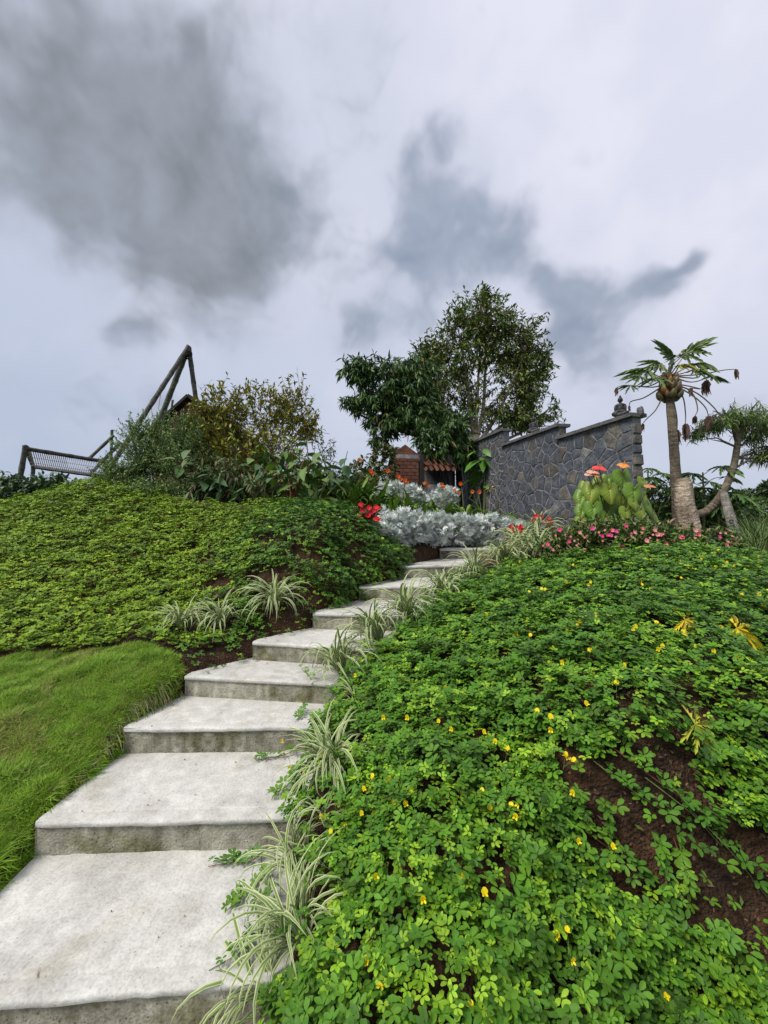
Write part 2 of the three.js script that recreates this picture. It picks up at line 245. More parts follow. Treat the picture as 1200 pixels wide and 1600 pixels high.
const lawnPoly = [[-1.655, 0.1], [-1.665, 2.0], [-1.635, 2.62], [-1.56, 2.9], [-1.5, 3.12], [-1.72, 3.28], [-2.1, 3.42], [-2.7, 3.52], [-3.4, 3.5], [-5.6, 3.4], [-6.5, 0.1]];
const GX0 = -9.5, GX1 = 9.5, GD0 = -0.4, GD1 = 16, CELL = 0.04, NX = Math.round((GX1 - GX0) / CELL) + 1, ND = Math.round((GD1 - GD0) / CELL) + 1;
const height = new Float32Array(NX * ND);
for (let j = 0; j < ND; j++) for (let i = 0; i < NX; i++) {
  const x = GX0 + i * CELL, d = GD0 + j * CELL; let y = land(x, d);
  y += fbm(x * 1.6, d * 1.6, 3.3, 3) * 0.10 * smooth(0, 0.5, Math.min(edgeL(x, d), edgeR(x, d))) + fbm(x * 6, d * 6, 8.3, 3) * 0.06;
  const t = treadAt(x, d);
  if (t !== null) { const e = edgeR(x, d); y = e < 0.14 && edgeL(x, d) > 0.3 ? lerp(y, Math.min(y, t - 0.3), smooth(0.02, 0.14, e)) : Math.min(y, t - 0.3); }
  else if (d < 7 && sideOf(x, d) < 0) { const e = edgeL(x, d); if (e < 0.09) { let q = -0.3; for (const [a, , h] of STEP) if (a[1] <= d + 0.03) q = h; y = lerp(Math.min(y, q - 0.3), y, smooth(0.015, 0.09, e)); } }
  height[j * NX + i] = y;
}
function H(x, d) { const fx = clamp((x - GX0) / CELL, 0, NX - 1.001), fd = clamp((d - GD0) / CELL, 0, ND - 1.001), i = Math.floor(fx), j = Math.floor(fd), u = fx - i, v = fd - j, o = j * NX + i; return lerp(lerp(height[o], height[o + 1], u), lerp(height[o + NX], height[o + NX + 1], u), v); }
function normalAt(x, d, e = 0.06) { return new THREE.Vector3(H(x - e, d) - H(x + e, d), 2 * e, H(x, d + e) - H(x, d - e)).normalize(); }
function surf(x, d) { const t = treadAt(x, d); return t === null ? H(x, d) : Math.max(t, H(x, d)); }
function hit(px, py, from = 0.8) { for (let d = from; d < 15; d += 0.012) { const p = P(px, py, d); if (p.y <= surf(p.x, d)) return p; } return P(px, py, 8); }
function ground(px, d) { const x = (px - 600) / F * d; return V(x, H(x, d), d); }

{ // hillside
  const p = new Float32Array(NX * ND * 3), uv = new Float32Array(NX * ND * 2), idx = [];
  for (let j = 0; j < ND; j++) for (let i = 0; i < NX; i++) { const o = j * NX + i; p[o * 3] = GX0 + i * CELL; p[o * 3 + 1] = height[o]; p[o * 3 + 2] = -(GD0 + j * CELL); uv[o * 2] = p[o * 3] * 0.8; uv[o * 2 + 1] = (GD0 + j * CELL) * 0.8 + height[o] * 0.55; if (i < NX - 1 && j < ND - 1) idx.push(o, o + 1, o + NX, o + 1, o + NX + 1, o + NX); }
  const g = new THREE.BufferGeometry(); g.setAttribute('position', new THREE.BufferAttribute(p, 3)); g.setAttribute('uv', new THREE.BufferAttribute(uv, 2)); g.setIndex(idx); g.computeVertexNormals();
  tag(mesh('hillside', g, M.soil), 'brown earth hillside under the planting', null, null, 'structure');
  // country beyond
  const far = (x, d) => { let y = -0.6 + fbm(x * 0.02, d * 0.02, 2, 3) * 3; y += smooth(20, 90, d) * 4.2 * smooth(-10, 60, x); y -= smooth(0, -40, d) * 3; if (x > -16 && x < 16 && d > -6 && d < 22) y = Math.min(y, -1.4); return y; };
  const q = [], fi = [], n = 70; const fu = [];
  for (let j = 0; j <= n; j++) for (let i = 0; i <= n; i++) { const a = (i / n * 2 - 1), b = (j / n * 2 - 1), x = Math.sign(a) * a * a * 600, d = Math.sign(b) * b * b * 600; q.push(x, far(x, d), -d); fu.push(x * 0.07, d * 0.07); if (i < n && j < n) { const o = j * (n + 1) + i; fi.push(o, o + 1, o + n + 1, o + 1, o + n + 2, o + n + 1); } }
  const fg = new THREE.BufferGeometry(); fg.setAttribute('position', new THREE.Float32BufferAttribute(q, 3)); fg.setAttribute('uv', new THREE.Float32BufferAttribute(fu, 2)); fg.setIndex(fi); fg.computeVertexNormals();
  tag(mesh('meadow', fg, M.meadow), 'green meadow land beyond the garden', null, null, 'structure');
}
const land2 = (x, d) => (x > GX0 && x < GX1 && d > GD0 && d < GD1 ? H(x, d) : 0);

/* ------------------------------------------------------------------ the concrete stairs */
{
  const stairs = thing('staircase', 'pale concrete garden stairs climbing and curving right', 'stairs', V(0, 0, 0));
  for (let k = 0; k < STEP.length - 1; k++) {
    const [a, b, y] = STEP[k], [c, e] = STEP[k + 1], below = k ? STEP[k - 1][2] : y - 0.3;
    const rr = rng(70 + k), step = new THREE.Group(); step.name = 'step'; stairs.add(step);
    const fdir = new THREE.Vector2(-(b[1] - a[1]), b[0] - a[0]).normalize();       // into the step, in (x, depth)
    const N = 30, side = 0.03;
    const at = (s, into, dy, lip) => { // a point into the tread from the front edge
      const fx = lerp(a[0] - side, b[0] + side, s), fd = lerp(a[1], b[1], s); return [fx + fdir.x * into, y + dy, fd + fdir.y * into];
    };
    const wob = (s, f, amp) => noise(s * f + k * 7.3, k * 3.1, 0.5) * amp;
    const rows = (prof) => { // prof: s -> list of [x, y, depth]
      const p = [], uv = [], idx = []; let m = 0;
      for (let i = 0; i <= N; i++) { const line = prof(i / N); m = line.length; let run = 0; for (let j = 0; j < m; j++) { const q = line[j]; if (j) run += Math.hypot(q[0] - line[j - 1][0], q[1] - line[j - 1][1], q[2] - line[j - 1][2]); p.push(q[0], q[1], -q[2]); uv.push((q[0] + k * 0.37) * 0.7, (run + k * 0.61) * 0.7); } }
      for (let i = 0; i < N; i++) for (let j = 0; j < m - 1; j++) { const o = i * m + j; idx.push(o, o + 1, o + m, o + 1, o + m + 1, o + m); }
      const g = new THREE.BufferGeometry(); g.setAttribute('position', new THREE.Float32BufferAttribute(p, 3)); g.setAttribute('uv', new THREE.Float32BufferAttribute(uv, 2)); g.setIndex(idx); g.computeVertexNormals(); return g;
    };
    // tread: a trowelled slab with a finger groove behind a rounded lip
    const tread = rows((s) => {
      const bx = lerp(c[0] - side, e[0] + side, s), bd = lerp(c[1], e[1], s) + 0.10, w = wob(s, 9, 0.007) + wob(s, 31, 0.005) + Math.max(0, wob(s, 17, 0.03) - 0.010), h = wob(s, 5, 0.004), L = [];
      const f0 = at(s, 0.09, 0);
      for (let q = 0; q <= 16; q++) { const t = 1 - q / 16, x = lerp(f0[0], bx, t), d = lerp(f0[2], bd, t); L.push([x, y + fbm(x * 4, d * 4, k, 3) * 0.006, d]); }
      L.push(at(s, 0.076, h * 0.4), at(s, 0.070, -0.004), at(s, 0.064, 0.001 + h * 0.5), at(s, 0.03, 0.002 + h), at(s, 0.004, h), at(s, -0.003 + w, -0.004 + h), at(s, -0.006 + w, -0.010 + h), at(s, -0.005 + w, -0.024 + h), at(s, 0.004, -0.027 + h), at(s, 0.03, -0.028));
      return L;
    });
    mesh('tread', tread, M.tread, step);
    const depth = y - below + 0.12;
    const riser = rows((s) => { const L = []; for (let q = 0; q <= 7; q++) { const t = q / 7; const p = at(s, 0.008 + fbm(s * 14, t * 3, k * 3.3, 3) * 0.012 + wob(s, 3, 0.005), -0.022 - t * depth); L.push(p); } return L; });
    mesh('riser', riser, M.riser, step);
    // closed ends
    for (const s of [0, 1]) {
      const lo = -0.45, F0 = at(s, 0.004, -0.012), B = [lerp(c[0] - side, e[0] + side, s), y - 0.012, lerp(c[1], e[1], s) + 0.1];
      const v = [F0, B, [B[0], y + lo, B[2]], [F0[0], y + lo, F0[2]]], g = new THREE.BufferGeometry();
      g.setAttribute('position', new THREE.Float32BufferAttribute(v.flatMap((q) => [q[0], q[1], -q[2]]), 3)); g.setAttribute('uv', new THREE.Float32BufferAttribute([0, 0, 0.4, 0, 0.4, 0.3, 0, 0.3], 2)); g.setIndex([0, 1, 2, 0, 2, 3]); g.computeVertexNormals(); mesh('side_face', g, M.riser, step);
    }
  }
}

const spiderPlaces = [ // px, py, blade length, blades, label
  [425, 1590, 0.36, 46, 'spider plant at the foot of the stairs, lowest of the row'], [470, 1490, 0.35, 72, 'large striped spider plant beside the lowest whole step'], [470, 1370, 0.31, 64, 'spider plant with leaves arching left over the second riser'],
  [525, 1222, 0.37, 110, 'biggest striped spider plant spilling over the mound, by the third step'], [505, 1302, 0.2, 16, 'small sparse spider plant between two bigger ones by the second riser'], [555, 1115, 0.22, 18, 'thin spider plant with few leaves next to the fourth tread'], [535, 1062, 0.44, 96, 'spider plant leaning onto the fifth step'],
  [590, 1012, 0.45, 100, 'spider plant below the sixth step on the right edge'], [640, 975, 0.45, 100, 'spider plant right of the sixth tread'], [694, 942, 0.42, 90, 'spider plant half way up the right edge'], [742, 908, 0.44, 90, 'spider plant right of the seventh step'], [786, 886, 0.46, 100, 'spider plant near the upper steps, below the largest upper clump'], [815, 864, 0.56, 120, 'big pale spider plant at the top of the stairs beside the pink flowers'], [842, 842, 0.6, 90, 'pale spider plant in front of the stone wall, behind the pink flowers'],
  [822, 880, 0.44, 90, 'spider plant between the two biggest upper clumps'], [846, 872, 0.5, 90, 'spider plant left of the leftmost pink-flowered bush'], [285, 990, 0.38, 84, 'leftmost of three spider plants on the earth bank'], [343, 984, 0.36, 76, 'middle of three spider plants on the earth bank'], [430, 952, 0.42, 96, 'rightmost and tallest of three spider plants on the earth bank']];
const spiderSpots = spiderPlaces.map(([px, py, len]) => { const p = hit(px, py, 1); return { p, rad: len * 0.42 }; });
const nearSpider = (x, d) => { for (const { p, rad } of spiderSpots) if ((x - p.x) ** 2 + (d + p.z) ** 2 < rad * rad) return true; return false; };

/* ------------------------------------------------------------------ lawn */
const inView = (p, m = 320) => { const d = -p.z; if (d < 0.25) return false; const u = 600 + F * p.x / d, v = 820 - F * (p.y - EYE) / d; return u > -m && u < 1200 + m && v < 1600 + m; };
{
  const r = rng(11), tuft = [];
  for (let k = 0; k < 7; k++) { const g = blade(0.055 + 0.03 * r(), 0.0034 + 0.0012 * r(), { segs: 2, fold: 0.1, droop: 0.35 + 0.5 * r(), widest: 0.25, tip: 0.02, base: 0.6 }); tuft.push(moved(g, (r() - 0.5) * 0.025, 0, (r() - 0.5) * 0.025, -(0.75 + r() * 0.6), r() * 6.28, 0)); }
  const geo = mergeGeometries(tuft), list = [];
  const fresh = [[0.175, 0.33, 0.012], [0.215, 0.37, 0.014], [0.14, 0.29, 0.010]], dry = [[0.29, 0.29, 0.06], [0.25, 0.28, 0.04], [0.33, 0.29, 0.10]];
  for (let k = 0; k < 110000; k++) {
    const x = -5.6 + r() * 4.1, d = 0.5 + r() * 3.1; if (!inPoly(x, d, lawnPoly)) continue;
    const near = d < 2.2 ? 1 : 0.9; if (r() > near) continue;
    const p = V(x, H(x, d) - 0.005, d); if (!inView(p, 200)) continue;
    const n = normalAt(x, d), patch = fbm(x * 1.4, d * 1.4, 4.4, 3), dryness = clamp(0.10 + smooth(-0.05, 0.4, patch + (d - 2.9) * 0.25) * 0.6);
    const q = new THREE.Quaternion().setFromUnitVectors(new THREE.Vector3(0, 1, 0), n.lerp(new THREE.Vector3(0.1, 1, 0.1), 0.4).add(rv(r).multiplyScalar(0.25)).normalize()).multiply(eul(0, r() * 6.28, 0));
    const edge = edgeL(x, d) < 0.1 ? 1.25 : 1, clump = 1 + 0.5 * noise(x * 6, d * 6, 1.2);
    list.push({ m: mat4(p, q, (0.55 + 0.45 * r()) * clump * edge * (d > 2.6 ? 0.8 : 1.05)), c: tint(r, r() < dryness ? dry : fresh, 0.25) });
  }
  tag(inst('lawn_grass', geo, M.leaf, list), 'short mown green lawn grass left of the stairs', 'grass');
}

/* ------------------------------------------------------------------ creeping ground cover with four-part leaves */
function clover(len, r, o = {}) { // two pairs of leaflets on a short stalk
  const parts = [], w = len * 0.56;
  for (const [back, a] of [[0.0, 0.55], [0.0, -0.55], [-0.45, 1.5], [-0.45, -1.5]]) parts.push(moved(blade(len * (0.9 + 0.2 * r()), w, { segs: 3, fold: 0.28, droop: 0.14, widest: 0.62, tip: 0.42, base: 0.1 }), Math.sin(a) * 0.002, 0, back * len * 0.5, -0.18 - 0.25 * r(), a + (r() - 0.5) * 0.25, 0));
  return mergeGeometries(parts);
}
const rl = rng(31);
const cloverGeo = [clover(0.0275, rl), clover(0.0275, rl)];
function yellowFlowerGeo() { // an upright standard petal above two small wings and a keel
  const s = blade(0.017, 0.02, { segs: 3, fold: -0.25, droop: -0.3, widest: 0.55, tip: 0.4, base: 0.25 }), w = blade(0.011, 0.008, { segs: 2, fold: 0.3, droop: 0.2, widest: 0.6, tip: 0.4 });
  return mergeGeometries([moved(s, 0, 0, 0, -1.25, 0, 0), moved(w, 0.002, 0, 0.001, -0.25, 0.4, 0.4), moved(w, -0.002, 0, 0.001, -0.25, -0.4, -0.4)]);
}
const flowerGeo = yellowFlowerGeo(), flowerStalk = tubeGeo([new THREE.Vector3(0, -0.05, -0.006), new THREE.Vector3(0, -0.02, 0), new THREE.Vector3(0, 0, 0)], 0.0009, 4);
const yellowMat = leafMat({ color: RGB(0.93, 0.74, 0.012), roughness: 0.55, transmission: 0.2 }), stalkMat = std({ color: RGB(0.16, 0.2, 0.06) });
function addFlower(r, parent, p, n, s = 1) {
  const fl = mesh('flower', flowerGeo, yellowMat, parent); fl.position.copy(p); fl.quaternion.copy(aim(new THREE.Vector3(-p.x, 0.2, -p.z + 0.2).normalize().add(rv(r).multiplyScalar(0.7)), n.clone().lerp(new THREE.Vector3(0, 1, 0), 0.5).normalize())); fl.scale.setScalar(s); mesh('stalk', flowerStalk, stalkMat, fl);
}
function coverInstances(seed, bounds, density, ok, palette, lift) {
  const r = rng(seed), list = [], step = 0.05;
  for (let d = bounds[2]; d < bounds[3]; d += step) for (let x = bounds[0]; x < bounds[1]; x += step) {
    let w0 = ok(x + step / 2, d + step / 2); if (w0 <= 0) continue; if (nearSpider(x, d)) w0 *= 0.12;
    const nn = normalAt(x + step / 2, d + step / 2, 0.05), area = step * step / Math.max(0.12, nn.y); let n = area * density(x, d) * Math.min(1, w0); n = Math.floor(n) + (r() < n % 1 ? 1 : 0);
    for (let k = 0; k < n; k++) {
      const xx = x + r() * step, dd = d + r() * step; if (treadAt(xx, dd) !== null && edgeR(xx, dd) > 0.02) continue;
      const y = H(xx, dd), p = V(xx, y, dd); if (!inView(p)) continue;
      const bumpy = clamp(0.5 + 0.95 * fbm(xx * 4.6, y * 8 + dd * 4.6, 2.2, 3)), h = 0.01 + (0.2 + 0.8 * r() ** 0.7) * lift * (0.12 + 1.35 * bumpy); if (r() > 0.68 + bumpy) continue;
      p.addScaledVector(nn, h); p.y += h * 0.25;
      const up = nn.clone().multiplyScalar(0.5).add(new THREE.Vector3(0, 0.75, 0)).add(rv(r).multiplyScalar(0.42)).normalize();
      const fwd = rv(r).addScaledVector(new THREE.Vector3(nn.x, -0.1, nn.z), 0.8); fwd.addScaledVector(up, -fwd.dot(up));
      const young = fbm(xx * 3.2, dd * 3.2 + y * 3, 6.1, 3) + (r() - 0.5) * 0.7;
      list.push({ m: mat4(p, aim(fwd, up), (young > 0.2 ? 0.78 : 1) * (0.58 + 0.68 * r())), c: tint(r, young > 0.2 ? palette.young : young < -0.3 ? palette.old : palette.mid, 0.22), young });
    }
  }
  return list;
}
const blob = (px, py, d0, rx, ry) => { const c = hit(px, py, 1), d = -c.z; return { x: c.x, y: c.y, d, rx, ry }; };
const inBlobs = (bs, x, d) => { const y = H(x, d); let m = 0; for (const b of bs) { const q = ((x - b.x) / b.rx) ** 2 + ((y - b.y) / b.ry) ** 2 + ((d - b.d) / b.rx) ** 2; m = Math.max(m, 1 - q); } return m; };
const green = { young: [[0.234, 0.422, 0.02], [0.278, 0.467, 0.0276], [0.197, 0.376, 0.0176]], mid: [[0.0941, 0.234, 0.0125], [0.113, 0.262, 0.0151], [0.0718, 0.194, 0.0151]], old: [[0.0479, 0.12, 0.0125], [0.0575, 0.142, 0.0151], [0.0718, 0.148, 0.0125]] };
const lime = { young: [[0.314, 0.47, 0.0179], [0.358, 0.504, 0.0246], [0.269, 0.426, 0.0168]], mid: [[0.202, 0.33, 0.0112], [0.235, 0.364, 0.0134], [0.162, 0.286, 0.0112]], old: [[0.101, 0.19, 0.0112], [0.118, 0.218, 0.0112]] };
{
  // right-hand mound
  const bare = [blob(985, 1300, 1.78, 0.18, 0.28), blob(1035, 1250, 1.8, 0.15, 0.24), blob(1110, 1350, 1.78, 0.25, 0.2), blob(1170, 1410, 1.75, 0.24, 0.16), blob(915, 1205, 2.0, 0.12, 0.05), blob(790, 1195, 2.1, 0.08, 0.03), blob(1070, 1120, 2.15, 0.12, 0.05), blob(850, 1100, 2.5, 0.06, 0.03)];
  const cover = new THREE.Group(); cover.name = 'creeping_ground_cover'; scene.add(cover);
  tag(cover, 'dense creeping plant with yellow flowers over the mound right of the stairs', 'ground cover', null, 'stuff');
  const ok = (x, d) => { if (sideOf(x, d) < 0) return 0; if (d > 4.0 + 0.2 * noise(x * 2, 0, 3) + 0.5 * smooth(1.9, 1.4, x)) return 0; const b = inBlobs(bare, x, d); let w = b > 0.22 ? 0.035 : b > 0 ? 0.3 : 1; if (x > 3.6) w *= 0.85; return w * (0.55 + 0.45 * smooth(-0.42, -0.1, fbm(x * 4 + 8, d * 4, 3.7, 3))); };
  const list = coverInstances(41, [-0.5, 6.2, 0.6, 5.1], (x, d) => (d < 2.6 ? 3700 : 3200), ok, green, 0.125);
  inst('leaves', cloverGeo[0], M.leaf, list.filter((_, i) => i % 2), cover); inst('leaves', cloverGeo[1], M.leaf, list.filter((_, i) => i % 2 === 0), cover);
  const r = rng(55), q = new THREE.Vector3();
  const spots = [[440, 1195], [585, 1260], [632, 1278], [640, 1286], [654, 1286], [666, 1268], [668, 1266], [587, 1310], [565, 1322], [545, 1334], [652, 1380], [720, 1390], [752, 1410], [615, 1398], [546, 1450], [597, 1550], [670, 1455], [484, 1560], [615, 1580], [704, 1584], [750, 1262], [795, 1290], [692, 1166], [615, 1155], [710, 1170], [850, 1465], [838, 1470], [856, 1508], [886, 1318], [943, 1308], [994, 1548], [893, 1190], [897, 1192], [902, 1195], [876, 1158], [931, 1125], [972, 1108], [997, 1012], [1060, 1140], [912, 1453], [525, 1300], [500, 1225], [480, 1210], [520, 1205], [598, 1240], [642, 1290], [575, 1105], [560, 1140], [562, 1120]];
  for (let k = 0; k < 92; k++) spots.push([700 + r() * 500, 885 + 200 * r() ** 1.3]);
  for (let k = 0; k < 22; k++) spots.push([1000 + r() * 195, 878 + 30 * r()]);
  for (let k = 0; k < 18; k++) spots.push([560 + r() * 350, 1060 + 260 * r()]);
  for (const [px, py] of spots) { const p = hit(px, py, 1.0), n = normalAt(p.x, -p.z); if (sideOf(p.x, -p.z) < 0) continue; q.copy(p).addScaledVector(n, 0.105 + 0.03 * r()); addFlower(r, cover, q, n, 0.9 + 0.35 * r()); }
  // runners: stems with spaced leaves, over the steps and hanging on the cut bank
  const run = (pts, nl, seed, s = 1) => {
    const rr = rng(seed), c = curve(pts, 16), g = mesh('runner', tubeGeo(c, c.map((_, i) => 0.0026 - 0.0012 * i / 16), 5), seed % 3 ? M.redTwig : M.greenTwig, cover), leaves = [];
    for (let k = 0; k < nl; k++) { const t = 0.12 + 0.86 * k / nl, p = c[Math.round(t * 16)].clone(), side = k % 2 ? 1 : -1, dir = c[Math.min(16, Math.round(t * 16) + 1)].clone().sub(c[Math.max(0, Math.round(t * 16) - 1)]).normalize(); const f = dir.clone().cross(new THREE.Vector3(0, 1, 0)).multiplyScalar(side * 0.8).add(dir.multiplyScalar(0.6)).add(rv(rr).multiplyScalar(0.3)); p.addScaledVector(f, 0.012); p.y += 0.012 + 0.018 * rr(); leaves.push(cloverGeo[k % 2].clone().applyMatrix4(mat4(p, aim(f, new THREE.Vector3(0, 1, 0.25).add(rv(rr).multiplyScalar(0.35)).normalize()), s * (0.75 + 0.5 * rr()) * (k === nl - 1 ? 0.7 : 1)))); }
    mesh('leaves', mergeGeometries(leaves), leafMat({ color: RGB(...pick(rr, [[0.13, 0.27, 0.02], [0.09, 0.22, 0.018], [0.075, 0.2, 0.02]])) }), g, 'stuff');
  };
  const on = (px, py, up = 0.012) => { const p = hit(px, py, 1); p.y += up; return p; };
  run([on(420, 1340, 0.05), on(390, 1350), on(360, 1352), on(325, 1358)], 12, 61); run([on(430, 1365, 0.06), on(400, 1385), on(372, 1410), on(352, 1430)], 12, 62);
  run([on(440, 1440, 0.06), on(405, 1465), on(380, 1490), on(326, 1522)], 7, 63, 1.15); run([on(470, 1180, 0.05), on(440, 1184), on(415, 1188), on(398, 1190)], 9, 64);
  run([on(470, 1215, 0.06), on(450, 1230), on(432, 1242), on(424, 1254)], 9, 65); run([on(480, 1110, 0.05), on(470, 1118), on(462, 1130)], 6, 66); run([on(560, 1000, 0.04), on(545, 1005), on(535, 1008)], 5, 67);
  run([on(430, 1410, 0.06), on(410, 1420, 0.03), on(395, 1440, 0.02)], 6, 68); run([on(500, 1095, 0.06), on(480, 1060, 0.03), on(470, 1048, 0.02)], 5, 60);
  const hang = rng(77);
  for (const [x0, y0, x1, y1] of [[930, 1190, 1080, 1300], [960, 1170, 1150, 1330], [900, 1290, 965, 1330], [1000, 1210, 1130, 1330], [1040, 1300, 1075, 1420], [1000, 1420, 1190, 1530], [1050, 1250, 1195, 1400], [1010, 1290, 1050, 1440], [880, 1410, 960, 1500], [930, 1440, 1080, 1590], [1060, 1440, 1200, 1560], [1100, 1220, 1200, 1300], [960, 1320, 1020, 1385], [1060, 1160, 1190, 1230], [940, 1250, 950, 1310]]) {
    const pts = []; for (let k = 0; k <= 4; k++) { const t = k / 4, p = hit(lerp(x0, x1, t), lerp(y0, y1, t), 1), n = normalAt(p.x, -p.z); pts.push(p.addScaledVector(n, 0.05 - 0.01 * k + 0.03 * Math.sin(t * 3) + 0.01 * hang())); } run(pts, 9 + Math.floor(hang() * 6), 100 + x0 + y0);
  }
}
{
  // left-hand slope
  const bare = [blob(345, 920, 4.4, 0.2, 0.1), blob(405, 905, 4.45, 0.14, 0.08), blob(330, 880, 4.75, 0.2, 0.06), blob(480, 870, 4.7, 0.16, 0.09), blob(552, 870, 4.85, 0.12, 0.22), blob(440, 905, 4.4, 0.14, 0.12), blob(420, 850, 5.1, 0.2, 0.05), blob(250, 915, 4.4, 0.15, 0.04)];
  const cover = new THREE.Group(); cover.name = numbered('creeping_ground_cover'); if (cover.name === 'creeping_ground_cover') cover.name = numbered('creeping_ground_cover'); scene.add(cover);
  tag(cover, 'bright green creeping plant covering the slope behind the lawn', 'ground cover', null, 'stuff');
  const ok = (x, d) => {
    if (sideOf(x, d) > 0 || d < 3.05 || inPoly(x, d, lawnPoly)) return 0;
    if (d > 6.05 + 0.55 * smooth(-2.3, -3.6, x) + 1.1 * smooth(-3.4, -4.3, x) - 0.5 * smooth(-1.0, -0.2, x) + 0.3 * noise(x * 2, d * 2, 1)) return 0;
    const e = edgeL(x, d), b = inBlobs(bare, x, d); if (e < 0.05) return 0.04; let w = 1;
    if (d < 4.1 && e < 0.26 + 0.14 * noise(x * 5, d * 5, 9)) w = e > 0.16 ? 0.4 : 0.14;
    if (b > 0.2) w = Math.min(w, 0.10); else if (b > 0) w = Math.min(w, 0.45);
    return w * (0.5 + 0.5 * smooth(-0.45, -0.12, fbm(x * 3.5, d * 3.5, 1.7, 3)));
  };
  const list = coverInstances(42, [-9, 1.2, 3.0, 8.2], () => 2300, ok, lime, 0.125);
  // towards the stairs the plants are older and darker leaved
  const r = rng(66), pos = new THREE.Vector3();
  for (const it of list) { pos.setFromMatrixPosition(it.m); if (r() < smooth(-2.2, -1.0, pos.x + fbm(pos.x * 2, pos.z * 2, 1, 2))) it.c = tint(r, it.young > 0.34 ? green.young : it.young < -0.1 ? green.old : green.mid, 0.2); }
  inst('leaves', cloverGeo[0], M.leaf, list.filter((_, i) => i % 2), cover); inst('leaves', cloverGeo[1], M.leaf, list.filter((_, i) => i % 2 === 0), cover);
  for (let k = 0; k < 14; k++) { const px = r() * 420, py = 790 + r() * 230, p = hit(px, py, 3), n = normalAt(p.x, -p.z); if (ok(p.x, -p.z) < 0.4) continue; p.addScaledVector(n, 0.09); addFlower(r, cover, p, n, 0.95); }
}

/* ------------------------------------------------------------------ variegated spider plants */
const cream = [0.74, 0.74, 0.46], midGreen = [0.16, 0.26, 0.06];
function stripeBlade(len, wid, bend, lift, seed) { // arching strap with pale margins, four columns
  const r = rng(seed), p = [], col = [], idx = [], segs = 8, tw = (r() - 0.5) * 0.9, sideways = (r() - 0.5) * 0.35; let y = 0, z = 0;
  for (let k = 0; k <= segs; k++) {
    const t = k / segs, a = lift - bend * t * t * (1.05 + 0.2 * tw); if (k) { y += Math.sin(a) * len / segs; z += Math.cos(a) * len / segs; }
    const w = wid / 2 * (t < 0.12 ? 0.75 + t * 2 : t > 0.55 ? Math.max(0.04, 1 - ((t - 0.55) / 0.45) ** 1.6) : 1), x0 = sideways * len * t * t;
    for (const [u, c] of [[-1, cream], [-0.34, midGreen], [0.34, midGreen], [1, cream]]) { p.push(x0 + u * w * Math.cos(tw * t), y + Math.abs(u) * w * 0.55 + u * w * Math.sin(tw * t), z); col.push(...(t < 0.1 ? [0.35, 0.42, 0.2] : c)); }
    if (k) for (let s = 0; s < 3; s++) { const o = (k - 1) * 4 + s; idx.push(o, o + 4, o + 1, o + 1, o + 4, o + 5); }
  }
  const g = new THREE.BufferGeometry(); g.setAttribute('position', new THREE.Float32BufferAttribute(p, 3)); g.setAttribute('color', new THREE.Float32BufferAttribute(col, 3)); g.setIndex(idx); g.computeVertexNormals(); return g;
}
const stripes = []; { const r = rng(88); for (let k = 0; k < 16; k++) stripes.push(stripeBlade(1, 0.027 + 0.012 * r(), 1.4 + 1.9 * r(), 0.75 + 0.6 * r(), 300 + k)); }
const blotch = leafMat({ vertexColors: true, roughness: 0.55, transmission: 0.15 });
spiderPlaces.forEach(([px, py, len, n, label], i) => {
  const base = hit(px, py, 1), r = rng(500 + i * 7), t = thing('spider_plant', label, 'spider plant', base, 0, 'striped spider plants edging the stairs'), nn = normalAt(base.x, -base.z, 0.12);
  t.position.y += 0.05;
  const crowns = n > 40 ? 3 : 1;
  for (let k = 0; k < n; k++) {
    const m = mesh('leaf', stripes[Math.floor(r() * 16)], blotch, t), c = k % crowns, a = r() * 6.283;
    m.position.set(crowns > 1 ? Math.cos(c * 2.1 + i) * 0.035 + (r() - 0.5) * 0.03 : (r() - 0.5) * 0.02, 0, crowns > 1 ? Math.sin(c * 2.1 + i) * 0.035 + (r() - 0.5) * 0.03 : (r() - 0.5) * 0.02);
    m.quaternion.setFromUnitVectors(new THREE.Vector3(0, 1, 0), nn.clone().multiplyScalar(0.4).add(new THREE.Vector3(0, 0.8, 0)).normalize()).multiply(eul(-(r() - 0.4) * 0.5, a, 0));
    const s = len * (0.55 + 0.65 * r()); m.scale.set(Math.max(s, 0.2), s, s);
  }
});

